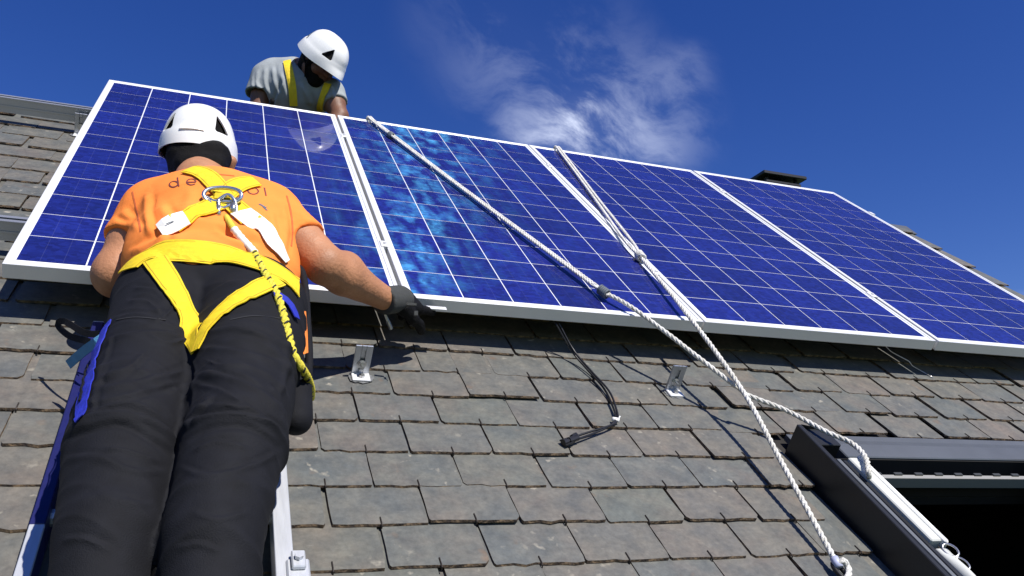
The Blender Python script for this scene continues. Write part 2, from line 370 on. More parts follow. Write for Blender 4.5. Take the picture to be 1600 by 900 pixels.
# slates -------------------------------------------------------------
def slate_mesh(k):
    r = random.Random(k * 31 + 5); W = .2045; Lh = .30; T = .0066
    rough = .0022 if k % 3 else .0048
    pts = [(-W / 2, Lh)]
    left = [(-W / 2 + r.uniform(-.0012, .0012), Lh * f) for f in (.42, .2, .06)]
    cl = r.choice((0, 0, 0, .003, .007)); cr = r.choice((0, 0, 0, 0, .004, .009))
    bot = [(-W / 2 + .002 + cl, 0 + r.uniform(0, .001) )] if cl == 0 else [(-W / 2, .002 + cl), (-W / 2 + cl, .0)]
    bx = [-.065, -.035, -.01, .02, .05, .078]
    bot += [(x + r.uniform(-.006, .006), r.uniform(-rough, rough)) for x in bx]
    bot += [(W / 2 - .002, r.uniform(0, .001))] if cr == 0 else [(W / 2 - cr, .0), (W / 2, .002 + cr)]
    right = [(W / 2 + r.uniform(-.0012, .0012), Lh * f) for f in (.06, .25, .5)]
    poly = pts + left + bot + right + [(W / 2, Lh)]
    poly = poly[::1]; n = len(poly)
    top = [(x, y, 0) for x, y in poly]; b = [(x + r.uniform(-.001, .001), y - (.001 if y < .02 else 0), -T) for x, y in poly]
    F = [tuple(range(n)), tuple(range(n, 2 * n))[::-1]] + [((i + 1) % n, i, n + i, n + (i + 1) % n) for i in range(n)]
    me = mesh(top + b, F, [M['slate'], M['slate_edge']], midx=[0, 0] + [1] * n); me.name = 'slate'; return me
SM = [slate_mesh(k) for k in range(12)]
hk = MB(); hk.tube([(0, .020, .0010), (0, .0, .0015), (0, -.006, .000), (0, -.007, -.006), (0, -.003, -.009)], .0016, 5)
HK = mesh(hk.v, hk.f, mat('slate_hook_wire', (.035, .028, .024), .55, metal=.4)); HK.name = 'slate_hook'
tilt = .056
def inwin(u, v): return (2.06 < u < 2.95) and (-1.80 < v < -.42)
far = MB(); far.cur = 0; farv = []; nslate = nhook = 0
rj = random.Random(3)
kmin = int(math.ceil((-.160 - VE) / .124)); 
for k in range(-16, 18):
    vb = -.160 + .124 * k
    if vb > VR - .02: continue
    off = 1.043 if k % 2 == 0 else .938
    for j in range(-14, 19):
        uc = off + .2095 * j + .10475
        if uc < UL + .05 or uc > UR - .02: continue
        right = uc > 1.8 or uc < .1
        ju = rj.uniform(-1, 1) * (.004 if not right else .012); jv = rj.uniform(-1, 1) * (.003 if not right else .006)
        jw = rj.uniform(0, .003) + (.005 if rj.random() < .08 else 0); ja = rj.uniform(-1, 1) * (.010 if not right else .022); jt = rj.uniform(-.010, .012); jr = rj.uniform(-.012, .012)
        lift = rj.random() < .06
        if lift: jw += .006
        sel = rj.randrange(12); sx = rj.uniform(.985, 1.0) * (1 if not right else rj.uniform(.93, 1.01))
        u0, v0 = uc + ju, vb + jv
        if uc > 4.3: jw *= .3; jv *= .4; ju *= .3; jt *= .3
        # the window cuts the slates beside it
        if inwin(uc, vb + .02) : continue
        vis = (vb < .13 and vb > -1.12 and uc > -.15 and (uc < 4.0)) or (uc < .12 and -.15 < vb) or (uc > 4.3 and vb > .6) 
        # visible on the picture?
        X, Y = px((uc, vb + .05, RW))
        seen = -60 < X < 1680 and Y < 980 and Y > 0 and vis
        length_ok = vb + .30 < VR + .25
        Mx = Matrix.Translation((u0, v0, RW + jw)) @ Matrix.Rotation(ja, 4, 'Z') @ Matrix.Rotation(-(tilt + jt), 4, 'X') @ Matrix.Rotation(jr, 4, 'Y') @ Matrix.Scale(sx, 4, (1, 0, 0))
        if vb > VR - .3: Mx = Mx @ Matrix.Scale((VR - vb) / .30, 4, (0, 1, 0))
        if uc + .105 > 2.06 and uc < 2.1 and -1.8 < vb < -.42: 
            Mx = Matrix.Translation((u0 - .03, v0, RW + jw)) @ Matrix.Rotation(-(tilt), 4, 'X') @ Matrix.Scale(.7, 4, (1, 0, 0))
        if seen and nslate < 300:
            o = bpy.data.objects.new('slate', SM[sel]); COL.objects.link(o); o.parent = roofo; o.matrix_local = Mx; nslate += 1
            if vb < .06 and 0 < X < 1600 and Y < 910 and nhook < 300:
                h = bpy.data.objects.new('slate_hook', HK); COL.objects.link(h); h.parent = roofo; h.matrix_local = Matrix.Translation((uc + ju, vb + jv, RW + jw)) @ Matrix.Rotation(-tilt + .0, 4, 'X'); nhook += 1
        else:
            me = SM[sel]; far.add([Mx @ v.co for v in me.vertices], [tuple(p.vertices) for p in me.polygons]); farv += [p.material_index for p in me.polygons]
far.m = farv
fo = far.out('slate', [M['slate'], M['slate_edge']], roofo); fo['kind'] = 'stuff'
# ridge cap and dark mastic blobs round the brackets are further down
rc = MB(); rc.add([RP(UL - .02, -.075, -.005), RP(UR + .02, -.075, -.005), RP(UR + .02, 0, .075), RP(UL - .02, 0, .075), RP(UL - .02, .09, -.005), RP(UR + .02, .09, -.005)], [(0, 1, 2, 3), (3, 2, 5, 4), (1, 0, 4, 5), (0, 3, 4), (1, 5, 2)])
rc.out('ridge_cap', M['flash'], roofo)

# roof window ---------------------------------------------------------
win = MB()
wroot = bpy.data.objects.new('roof_window', None); COL.objects.link(wroot); wroot.parent = roofo; BASE[wroot] = BASE[roofo]
FT = -.052                        # top of the cladding
def sub(name, b, m, sm=False): return b.out(name, m, wroot, sm)
wf = MB(); wf.add([(2.045, -1.9, RW - .004), (2.045, -.50, RW + .002), (2.052, -.505, FT), (2.052, -1.9, FT)], [(0, 1, 2, 3)])
wf.add([(2.052, -1.9, FT), (2.052, -.505, FT), (2.060, -.515, FT), (2.060, -1.9, FT)], [(0, 1, 2, 3)])
b = MB(); b.box((2.034, -1.92, RW - .02), (2.050, -.50, FT), bev=.002); b.add([(2.034, -.50, RW), (2.125, -.44, RW + .012), (2.125, -.50, FT - .012), (2.05, -.50, FT)], [(0, 1, 2, 3)])
b.box((2.0505, -.575, RW), (2.14, -.50, FT - .014), bev=.002); sub('side_cladding', b, M['clad'])
b = MB(); b.box((2.051, -1.92, FT - .02), (2.063, -.66, FT + .002), bev=.001); sub('cladding_lip', b, mat('grey_cladding_lip', (.16, .17, .18), .4, metal=.3))
b = MB(); b.box((2.064, -1.92, FT - .03), (2.072, -.66, FT - .016)); sub('dark_groove', b, M['interior'])
b = MB(); b.box((2.073, -1.92, FT - .02), (2.085, -.66, FT - .002), bev=.001); sub('dark_frame_strip', b, M['clad'])
b = MB(); b.box((2.086, -.975, FT - .02), (2.118, -.66, FT + .008), bev=.003); sub('sash_strip', b, M['wframe'])
b = MB(); b.box((2.118, -.985, FT - .014), (2.130, -.655, FT + .013), bev=.004); sub('sash_edge', b, M['wwhite'])
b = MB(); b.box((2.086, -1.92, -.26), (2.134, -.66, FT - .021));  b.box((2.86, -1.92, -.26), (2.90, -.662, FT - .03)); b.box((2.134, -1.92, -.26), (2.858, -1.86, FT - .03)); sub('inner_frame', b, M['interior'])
# head flashing, cover and the grey strip above the opening
b = MB(); b.add([(2.10, -.435, RW + .006), (4.0 - .95, -.435, RW + .006), (3.05, -.50, RW + .020), (2.12, -.50, RW + .020)], [(3, 2, 1, 0)])
b.box((2.08, -.505, RW - .01), (3.05, -.43, RW + .010), bev=.001)
b.box((2.185, -.57, RW), (3.05, -.507, RW + .037), bev=.003); sub('head_flashing', b, M['flash'])
b = MB(); b.box((2.14, -.629, RW - .09), (2.93, -.574, RW - .056), bev=.004); b.box((2.135, -.5735, RW - .09), (2.95, -.5705, RW + .030)); sub('head_cover', b, M['interior'])
b = MB(); b.box((2.135, -.672, -.136), (2.86, -.657, FT - .05), bev=.001); sub('head_strip', b, mat('grey_frame_strip', (.26, .255, .24), .5))
LUG = mat('grey_lug', (.035, .038, .038), .5)
for i in range(9): b = MB(); b.box((2.2 + .074 * i, -.6655 + .004, FT - .052), (2.228 + .074 * i, -.652, FT - .045), bev=.001); sub('vent_lug', b, LUG)
b = MB(); b.box((2.90, -1.92, RW - .02), (3.0, -.58, FT), bev=.003); b.box((2.03, -2.02, RW - .02), (3.0, -1.925, FT - .02), bev=.003); sub('outer_cladding', b, M['clad'])
b = MB(); b.tube([(2.116 + .013 * math.sin(a), -1.005 + .020 * math.cos(a), FT + .004 + .006 * math.sin(a)) for a in np.linspace(0, 2 * math.pi, 16)[:-1]], .0028, 6, closed=True)
b.tube([(2.116 + .009 * math.sin(a), -1.045 + .018 * math.cos(a), FT + .002 + .004 * math.sin(a)) for a in np.linspace(0, 2 * math.pi, 16)[:-1]], .0024, 6, closed=True); sub('latch_ring', b, M['bolt'], True)
# curved end of the sash seal
V = []; F = []; n = 26
for i in range(n):
    t_ = i / (n - 1); vv = -.99 - .40 * t_; wd = .030 * (1 - .72 * min(1, t_ * 1.6) ** .6) + .004; bulge = .014 * math.sin(math.pi * min(1, t_ * 2.2)) 
    for q in range(5):
        s_ = q / 4; V.append((2.090 + wd * s_, vv, FT - .004 + bulge * math.sin(math.pi * s_ * .8)))
for i in range(n - 1):
    for q in range(4): a_ = i * 5 + q; F.append((a_, a_ + 1, a_ + 6, a_ + 5))
V2 = [(x, y, z - .006) for x, y, z in V]; m_ = len(V); F2 = [tuple(m_ + i for i in f[::-1]) for f in F]
rim = [(i * 5 + 4, m_ + i * 5 + 4, m_ + i * 5 + 9, i * 5 + 9) for i in range(n - 1)] + [(i * 5 + 5, m_ + i * 5 + 5, m_ + i * 5, i * 5) for i in range(n - 1)]
part('seal_strip', V + V2, F + F2 + rim, M['wframe'], wroot, True)

# rails and brackets --------------------------------------------------
def rail(v, label, ws=(-.0405, -.101)):
    t_ = thing('mounting_rail', label, 'rail', (-.85, v, ws[1]), 'aluminium rails under the solar panels')
    b = MB(); top, bot = ws
    b.box((-.85, v - .019, bot), (4.05, v - .0175, top)); b.box((-.85, v + .0175, bot), (4.05, v + .019, top))
    b.box((-.85, v - .0175, bot), (4.05, v + .0175, bot + .002)); b.box((-.85, v - .021, top - .004), (4.05, v - .006, top)); b.box((-.85, v + .006, top - .004), (4.05, v + .021, top))
    b.box((-.85, v - .0215, bot + .024), (4.05, v - .0195, bot + .030))
    b.out('rail_profile', M['rail'], t_)
    return t_
PU = [-.008, .996, 1.994, 3.001]; PW, PH = .992, 1.956
r_low = rail(.375, 'lower of the two aluminium rails under the panels, nearest the eaves')
r_high = rail(1.60, 'upper aluminium rail running out left of the first panel against the sky')
def clamp(parent, u, v, wd):
    b = MB(); b.box((u - wd / 2 - .008, v - .022, .0005), (u + wd / 2 + .008, v + .022, .0035), bev=.001); b.box((u - wd / 2 + .001, v - .022, -.035), (u + wd / 2 - .001, v + .022, .0005))
    b.tube([(u, v, .0036), (u, v, .009)], .0055, 6); b.out('panel_clamp', M['alu'], parent)
for a_, b_ in ((0, 1), (1, 2), (2, 3)):
    ga, gb_ = PU[a_] + PW, PU[b_]
    for rr, v in ((r_low, .375), (r_high, 1.60)): clamp(rr, (ga + gb_) / 2, v, gb_ - ga)
def end_clamp(parent, u, v):
    b = MB(); b.box((u + .001, v - .02, -.04), (u + .014, v + .02, .0035), bev=.001); b.box((u - .007, v - .02, .0005), (u + .001, v + .02, .0035)); b.out('end_clamp', M['alu'], parent)
for rr, v in ((r_low, .375), (r_high, 1.60)): end_clamp(rr, PU[3] + PW, v)

brk_mesh = None
def bracket(u, v, label, size=1.0, tiltu=0.0):
    global brk_mesh
    t_ = thing('roof_bracket', label, 'bracket', (u, v, RW), 'steel brackets fixed through the slates')
    b = MB(); W = .046; H = .090
    # upright plate with a slot made of four strips
    y = v; th = .005
    def bx(a, c): b.box((u + a[0], y + a[1], RW + a[2]), (u + c[0], y + c[1], RW + c[2]), bev=.0012)
    bx((-W / 2, 0, .002), (-.006, th, H)); bx((.006, 0, .002), (W / 2, th, H)); bx((-.0062, .0002, .002), (.0062, th - .0002, .018)); bx((-.0062, .0002, H - .016), (.0062, th - .0002, H))
    b.box((u - W / 2 + .001, y + .006, RW + .004), (u + W / 2 - .001, y + .009, RW + H - .004))
    b.out('upright_plate', M['steel'], t_)
    b = MB(); b.box((u - W / 2 - .001, y - .034, RW + .001), (u + W / 2 + .001, y + .006, RW + .007), bev=.0015); b.out('foot_plate', M['alu'], t_)
    b = MB()
    for z_ in (.034,):
        b.tube([(u, y - .001, RW + z_), (u, y - .007, RW + z_)], .0105, 6); b.tube([(u, y - .007, RW + z_), (u, y - .020, RW + z_)], .0045, 8)
        b.tube([(u, y - .0005, RW + z_), (u, y - .002, RW + z_)], .013, 14)
    b.tube([(u + .002, y - .018, RW + .007), (u + .002, y - .018, RW + .013)], .008, 6)
    b.out('bolt', M['bolt'], t_, False)
    b = MB(); r = random.Random(int(u * 100)); P = [(u + (.034 + r.uniform(-.004, .005)) * math.cos(a), y - .012 + (.028 + r.uniform(-.004, .005)) * math.sin(a)) for a in np.linspace(0, 2 * math.pi, 22)[:-1]]
    b.prism(P, RW + .0005, RW + .0014); b.out('sealant', mat('grey_sealant', (.13, .135, .14), .6, noise=.5, nscale=60, bump=.5, bscale=80), t_)
    return t_
p_ = at(563, 590, RW); bracket(p_[0], p_[1] + .012, 'steel L bracket on the slates just right of the worker in orange')
p_ = at(1053, 615, RW); bracket(p_[0], p_[1] + .012, 'steel L bracket standing on the slates beside the crossing white ropes')
for u, v in ((-.06, 1.555), ):
    bracket(u, v, 'steel L bracket holding the upper rail left of the panels')

# solar panels ----------------------------------------------------------
cm = MB(); cs = .1541
c_ = .007; hx = cs / 2
cm.box((-hx, -hx, -.0007), (hx, hx, 0))
CELL = mesh(cm.v, cm.f, M['cell']); CELL.name = 'solar_cell'
def panel(i, label):
    u = PU[i]; t_ = thing('solar_panel', label, 'solar panel', (u, 0, -.04), 'blue solar panels in a row on the roof')
    D = .040; fw = .013
    b = MB(); u1 = u + PW
    b.box((u, 0, -D), (u1, fw, 0), bev=.0012); b.box((u, PH - fw, -D), (u1, PH, 0), bev=.0012)
    b.box((u, fw, -D), (u + fw, PH - fw, 0), bev=.0010); b.box((u1 - fw, fw, -D), (u1, PH - fw, 0), bev=.0010)
    b.box((u + fw, fw, -D), (u + fw + .016, PH - fw, -D + .002)); b.box((u1 - fw - .016, fw, -D), (u1 - fw, PH - fw, -D + .002))
    b.out('frame', M['alu'], t_)
    b = MB(); b.box((u + fw, fw, -.0075), (u1 - fw, PH - fw, -.0030)); b.out('backsheet', M['backsheet'], t_)
    for a_ in range(6):
        for r_ in range(12):
            o = bpy.data.objects.new('solar_cell', CELL); COL.objects.link(o); o.parent = t_
            o.location = (.022 + .158 * (a_ + .5), .030 + .158 * (r_ + .5), .04 - .0022)
    b = MB(); b.box((u + .42, PH - .30, -.030), (u + .56, PH - .18, -.0078)); b.out('junction_box', M['cable'], t_)
    return t_
panel(0, 'solar panel held by the worker in orange, leftmost of the four')
panel(1, 'solar panel with the bright cyan sheen on its cells, crossed by the long white rope')
panel(2, 'solar panel second from the right, with the doubled white rope over its top left corner')
panel(3, 'solar panel at the right end of the row, in front of the dark chimney cowl')

# chimney cowl behind the ridge ----------------------------------------
ch0 = S(1208, 303, 6.2); chw = r2w(ch0)
t_ = bpy.data.objects.new('chimney_cowl', None); COL.objects.link(t_); t_.location = Vector(chw); setp(t_, 'flat black chimney cowl showing above the top edge of the right-hand panel', 'chimney')
b = MB(); b.box((-.19, -.16, .075), (.19, .16, .10), bev=.004); me = mesh(b.v, b.f, M['metaldark']); o = bpy.data.objects.new('top_plate', me); COL.objects.link(o); o.parent = t_
b = MB(); b.box((-.155, -.13, .025), (.155, .13, .045), bev=.003); me = mesh(b.v, b.f, M['metaldark']); o = bpy.data.objects.new('lower_plate', me); COL.objects.link(o); o.parent = t_
b = MB(); b.box((-.11, -.10, -.9), (.11, .10, .02)); me = mesh(b.v, b.f, M['metaldark']); o = bpy.data.objects.new('stack', me); COL.objects.link(o); o.parent = t_
b = MB()
for sx in (-.13, .13):
    for sy in (-.1, .1): b.box((sx - .01, sy - .01, .02), (sx + .01, sy + .01, .08))
me = mesh(b.v, b.f, M['metaldark']); o = bpy.data.objects.new('cowl_post', me); COL.objects.link(o); o.parent = t_
# ------------------------------------------------------------------ smooth solids for bodies and clothes
def sdf_prims(prims, h):
    lo = np.min([np.minimum(p['a'] - p['ra'], p['b'] - p['rb']) for p in prims if not p.get('sub')], axis=0) - 4 * h
    hi = np.max([np.maximum(p['a'] + p['ra'], p['b'] + p['rb']) for p in prims if not p.get('sub')], axis=0) + 4 * h
    n = np.ceil((hi - lo) / h).astype(int) + 1
    D = np.full(n, .5, np.float32)
    ax = [lo[i] + h * np.arange(n[i]) for i in range(3)]
    for p in prims:
        a, b, ra, rb = p['a'], p['b'], p['ra'], p['rb']; mg = .05
        l = np.clip(((np.minimum(a - ra, b - rb) - mg - lo) / h).astype(int), 0, n - 1); u = np.clip(((np.maximum(a + ra, b + rb) + mg - lo) / h).astype(int) + 2, 1, n)
        if (u <= l).any(): continue
        X, Y, Z = np.meshgrid(ax[0][l[0]:u[0]], ax[1][l[1]:u[1]], ax[2][l[2]:u[2]], indexing='ij')
        Q = np.stack([X, Y, Z], -1) - a; ba = b - a; s = 1.0
        if p.get('flat') is not None:
            nn, s = p['flat']; nn = np.array(nn, float); nn /= np.linalg.norm(nn)
            Q = Q + (s - 1) * (Q @ nn)[..., None] * nn; ba = ba + (s - 1) * (ba @ nn) * nn
        L2 = ba @ ba + 1e-12
        t = np.clip((Q @ ba) / L2, 0, 1)
        d = np.linalg.norm(Q - t[..., None] * ba, axis=-1) - (ra + (rb - ra) * t)
        if s > 1: d = d * (.5 + .5 / s)
        if p.get('cut') is not None:
            c, m = p['cut']; m = np.array(m) / np.linalg.norm(m); d = np.maximum(d, (np.stack([X, Y, Z], -1) - c) @ m)
        sl = (slice(l[0], u[0]), slice(l[1], u[1]), slice(l[2], u[2])); E = D[sl]
        if p.get('sub'): D[sl] = np.maximum(E, -d); continue
        k = p.get('k', .02); hh = np.maximum(k - np.abs(E - d), 0) / k
        D[sl] = np.minimum(E, d) - hh * hh * k * .25
    return D, lo
def surface_nets(D, lo, h):
    D = D.astype(np.float64); S_ = D < 0; n = np.array(D.shape) - 1
    c = [(i, j, k) for i in (0, 1) for j in (0, 1) for k in (0, 1)]
    g = lambda A, q: A[q[0]:q[0] + n[0], q[1]:q[1] + n[1], q[2]:q[2] + n[2]]
    cnt = sum(g(S_, q).astype(int) for q in c); act = (cnt > 0) & (cnt < 8)
    idx = np.argwhere(act); ids = np.full(act.shape, -1); ids[act] = np.arange(len(idx))
    P = np.zeros((len(idx), 3)); W = np.zeros(len(idx)); I, J, K = idx.T
    for a in range(8):
        for b in range(a + 1, 8):
            if sum(abs(c[a][i] - c[b][i]) for i in range(3)) != 1: continue
            da = D[I + c[a][0], J + c[a][1], K + c[a][2]]; db = D[I + c[b][0], J + c[b][1], K + c[b][2]]
            m = (da < 0) != (db < 0); t = np.where(m, da / np.where(m, da - db, 1), 0)
            pt = np.array(c[a]) + t[:, None] * (np.array(c[b]) - np.array(c[a])); P += pt * m[:, None]; W += m
    V = lo + h * (idx + P / W[:, None])
    F = []
    for ax_ in range(3):
        o = [0, 0, 0]; o[ax_] = 1; b1, b2 = [(1, 2), (2, 0), (0, 1)][ax_]
        A = S_[tuple(slice(0, D.shape[i] - o[i]) for i in range(3))]; B = S_[tuple(slice(o[i], D.shape[i]) for i in range(3))]
        for sgn in (0, 1):
            e = np.argwhere((A & ~B) if sgn == 0 else (~A & B)); ok = (e[:, b1] > 0) & (e[:, b2] > 0); e = e[ok]
            ok = (e[:, b1] < n[b1]) & (e[:, b2] < n[b2]) & (e[:, ax_] < n[ax_]); e = e[ok]
            q = []
            for d1, d2 in ((-1, -1), (0, -1), (0, 0), (-1, 0)):
                f = e.copy(); f[:, b1] += d1; f[:, b2] += d2; q.append(ids[f[:, 0], f[:, 1], f[:, 2]])
            q = np.stack(q, 1); q = q if sgn == 0 else q[:, ::-1]; F.append(q[(q >= 0).all(1)])
    return V, np.concatenate(F)
def vnormals(V, F):
    a, b, c, d = (V[F[:, i]] for i in range(4)); nf = np.cross(c - a, d - b); Nn = np.zeros_like(V)
    for i in range(4): np.add.at(Nn, F[:, i], nf)
    return Nn / (np.linalg.norm(Nn, axis=1)[:, None] + 1e-12)
def relax(V, F, it=2, f=.5):
    for _ in range(it):
        A = np.zeros_like(V); c = np.zeros(len(V))
        for i in range(4):
            for j in (1, 3): np.add.at(A, F[:, i], V[F[:, (i + j) % 4]]); np.add.at(c, F[:, i], 1)
        V = V + f * (A / np.maximum(c, 1)[:, None] - V)
    return V
def folds(V, F, strokes):
    """cloth folds: ridges and valleys along lines, as displacement of the real surface"""
    Nn = vnormals(V, F); q = V - CC; z = q @ CF; X = 800 + FPX * (q @ CR) / z; Y = 450 + FPX * (q @ CD) / z
    view = -q / np.linalg.norm(q, axis=1)[:, None]; fac = np.clip((Nn * view).sum(1) * 2.5, 0, 1); disp = np.zeros(len(V))
    for path, wd, amp in strokes:
        path = catmull([(a, b, 0) for a, b in path], 6); P = np.array(path)[:, :2]; best = np.full(len(V), 1e9); bt = np.zeros(len(V))
        lo, hi = P.min(0) - 4 * wd, P.max(0) + 4 * wd; sel = np.where((X > lo[0]) & (X < hi[0]) & (Y > lo[1]) & (Y < hi[1]) & (fac > 0))[0]
        if not len(sel): continue
        x, y = X[sel], Y[sel]; bd = np.full(len(sel), 1e9); t_ = np.zeros(len(sel)); side = np.zeros(len(sel))
        for i in range(len(P) - 1):
            d = P[i + 1] - P[i]; L2 = d @ d + 1e-9; t = np.clip(((x - P[i][0]) * d[0] + (y - P[i][1]) * d[1]) / L2, 0, 1)
            dx = x - P[i][0] - t * d[0]; dy = y - P[i][1] - t * d[1]; dd = np.hypot(dx, dy); m = dd < bd
            bd[m] = dd[m]; t_[m] = (i + t[m]) / (len(P) - 1); side[m] = np.sign(dx * d[1] - dy * d[0])[m]
        tp = np.clip(np.sin(np.pi * np.clip(t_, .0, 1)) * 1.8 + .12, 0, 1)
        # ridge with a sharper valley on one side
        prof = np.exp(-(bd / wd) ** 2) - .55 * np.exp(-((bd - 1.6 * wd) / (.7 * wd)) ** 2) * (side > 0)
        disp[sel] += amp * prof * tp
    return V + Nn * (disp * fac)[:, None]
def lumps(V, F, amp, freq, seed=0, aniso=(1, 1, 1)):
    r = np.random.default_rng(seed); d = np.zeros(len(V)); W = V * np.array(aniso)
    for o in range(3):
        for _ in range(5):
            k = r.normal(size=3); k /= np.linalg.norm(k); d += np.sin(W @ k * freq * (1.9 ** o) + r.uniform(0, 6.28)) * (.55 ** o) / 5
    return V + vnormals(V, F) * (d * amp)[:, None]
def wrinkle(V, F, amp, fv, seed=0, lim=None, fu=7.0):
    """creases that run across a limb: ridged waves with warped direction, fading in and out in patches"""
    r = np.random.default_rng(seed); u, v, w = V.T; out = np.zeros(len(V))
    for o in range(4):
        f = fv * (1.55 ** o); ph = r.uniform(0, 6.28, 6); sl = r.uniform(-.5, .5)
        q = f * (v + sl * u) + 1.9 * np.sin(fu * u * (1 + .4 * o) + ph[0]) + 1.3 * np.sin(11 * v + 6 * u + ph[1]) + 1.1 * np.sin(17 * w + 9 * v + ph[2])
        rdg = (1 - np.abs(np.sin(q * .5))) ** 2.6
        m = np.clip(.5 + .9 * np.sin(8.5 * (1 + .5 * o) * v + 7 * u + ph[3]) * np.sin(9 * (1 + .4 * o) * u - 4 * v + ph[4]), 0, 1)
        out += (rdg - .25) * m * amp * (.72 ** o)
    if lim is not None: out *= lim(V)
    return V + vnormals(V, F) * out[:, None]
def cap(a, b, ra, rb=None, **kw): return dict(a=np.array(a, float), b=np.array(b, float), ra=ra, rb=ra if rb is None else rb, **kw)
def solid(prims, h, it=1):
    D, lo = sdf_prims(prims, h); V, F = surface_nets(D, lo, h); return relax(V, F, it), F
def hit(tree, x, y):
    d = CF + CR * ((x - 800) / FPX) + CD * ((y - 450) / FPX); d = d / np.linalg.norm(d)
    loc, nn, i, ds = tree.ray_cast(Vector(CC), Vector(d)); return (None, None) if loc is None else (np.array(loc), np.array(nn))
def ribbon(b, tree, path, wd, off=.004, th=.0022, step=.012, smooth=3, taper=None, cross=5, pts3=None, shift=0.0):
    """webbing that lies on the surface `tree`; path in pixels (or given points in 3D)"""
    Pp = [np.array(p) for p in catmull([(x, y, 0) for x, y in path], 5)] if pts3 is None else None
    H = []
    if pts3 is None:
        for p in Pp:
            P, nn = hit(tree, p[0], p[1])
            if P is not None: H.append(P)
    else: H = [np.array(p) for p in catmull(pts3, step)]
    # resample and smooth
    H = np.array(H); H = H[np.concatenate([[True], np.linalg.norm(np.diff(H, axis=0), axis=1) > 1e-4])]
    s = np.concatenate([[0], np.cumsum(np.linalg.norm(np.diff(H, axis=0), axis=1))]); m = max(3, int(s[-1] / step)); tt = np.linspace(0, s[-1], m)
    H = np.stack([np.interp(tt, s, H[:, i]) for i in range(3)], 1)
    for _ in range(smooth): H[1:-1] = .25 * H[:-2] + .5 * H[1:-1] + .25 * H[2:]
    T = np.gradient(H, axis=0); T /= np.linalg.norm(T, axis=1)[:, None]; NN = []
    for p in H:
        loc, nn, i, ds = tree.find_nearest(Vector(p)); NN.append(np.array(nn))
    NN = np.array(NN)
    for _ in range(4): NN[1:-1] = .25 * NN[:-2] + .5 * NN[1:-1] + .25 * NN[2:]
    V = []; F = []
    for i in range(m):
        sd = np.cross(T[i], NN[i]); sd /= np.linalg.norm(sd); w_ = wd * (1 if taper is None else np.interp(i / (m - 1), np.linspace(0, 1, len(taper)), taper))
        for lay in (off + th, off):
            for c in range(cross):
                q = H[i] + sd * (w_ * (c / (cross - 1) - .5) + shift * (1 if taper is None else np.interp(i / (m - 1), np.linspace(0, 1, len(taper)), taper))); loc, nn, _, _ = tree.find_nearest(Vector(q)); loc = np.array(loc)
                # stay taut: never sink below the straight web
                hgt = max((loc - q) @ NN[i], -.004); q = q + NN[i] * (hgt + lay); V.append(q)
    W = 2 * cross
    for i in range(m - 1):
        a = i * W; b2 = a + W
        for c in range(cross - 1): F.append((a + c, a + c + 1, b2 + c + 1, b2 + c)); F.append((a + cross + c + 1, a + cross + c, b2 + cross + c, b2 + cross + c + 1))
        F.append((a + cross, a, b2, b2 + cross)); F.append((a + cross - 1, a + W - 1, b2 + W - 1, b2 + cross - 1))
    for e in (0, (m - 1) * W): F.append(tuple(e + c for c in range(cross)) + tuple(e + cross + c for c in range(cross))[::-1])
    b.add(V, F); return H

# ------------------------------------------------------------------ ropes
def twisted(b, P, r, pitch=None, strands=3, n=6, step=.0045, phase=0.0):
    P = catmull(P, step); P = np.array(P); s = np.concatenate([[0], np.cumsum(np.linalg.norm(np.diff(P, axis=0), axis=1))]); pitch = pitch or r * 7.5
    T = np.gradient(P, axis=0); T /= np.linalg.norm(T, axis=1)[:, None] + 1e-12
    nr = np.cross(T[0], (.3, .2, 1.)); nr /= np.linalg.norm(nr); Ns = []
    for t in T: nr = nr - t * (nr @ t); nr = nr / np.linalg.norm(nr); Ns.append(nr)
    Ns = np.array(Ns); Bs = np.cross(T, Ns)
    for k in range(strands):
        a = 2 * math.pi * (s / pitch + k / strands) + phase
        Q = P + (Ns * np.cos(a)[:, None] + Bs * np.sin(a)[:, None]) * r * .5
        b.tube(Q, r * .56, n)
RR = .0072
# long rope over the second panel
A0 = at(577, 187, .006); A1 = at(1000, 489, .018); J1 = at(1150, 604, -.040)
def lerp(a, b, t): return a + (b - a) * t
def sidev(a, b): d = b - a; s = np.cross(d, (0, 0, 1.)); return s / np.linalg.norm(s)
K1 = at(943, 456, .022); sd1 = sidev(A0, K1)
r1 = thing('rope', 'long white rope from the top edge of the second panel down to the roof window', 'rope', J1, 'white securing ropes')
b = MB()
W0 = at(1168, 617, -.052); W1 = at(1230, 642, -.052); W2 = at(1290, 674, -.043); W3 = at(1330, 692, -.032); W4 = at(1352, 714, -.026); W5 = at(1357, 738, -.030); W6 = at(1358, 750, -.060)
top = np.array((A0[0], PH + .006, .004)); back = np.array((A0[0] - .005, PH + .012, -.05))
twisted(b, [K1, A1, J1, W0, W1, W2, W3, W4, W5, W6], RR)
b.out('lower_rope', M['rope'], r1, True)
b = MB()
for s_ in (-1, 1):
    twisted(b, [back + sd1 * .006 * s_, top + sd1 * .006 * s_ + np.array((0, .004, .006)), lerp(A0, K1, .03) + sd1 * .0068 * s_ + np.array((0, 0, .008)), lerp(A0, K1, .14) + sd1 * .007 * s_ + np.array((0, 0, .006)), lerp(A0, K1, .5) + sd1 * .0062 * s_, lerp(A0, K1, .97) + sd1 * .0055 * s_, K1], .0058, phase=s_)
b.out('doubled_rope', M['rope'], r1, True)
b = MB()
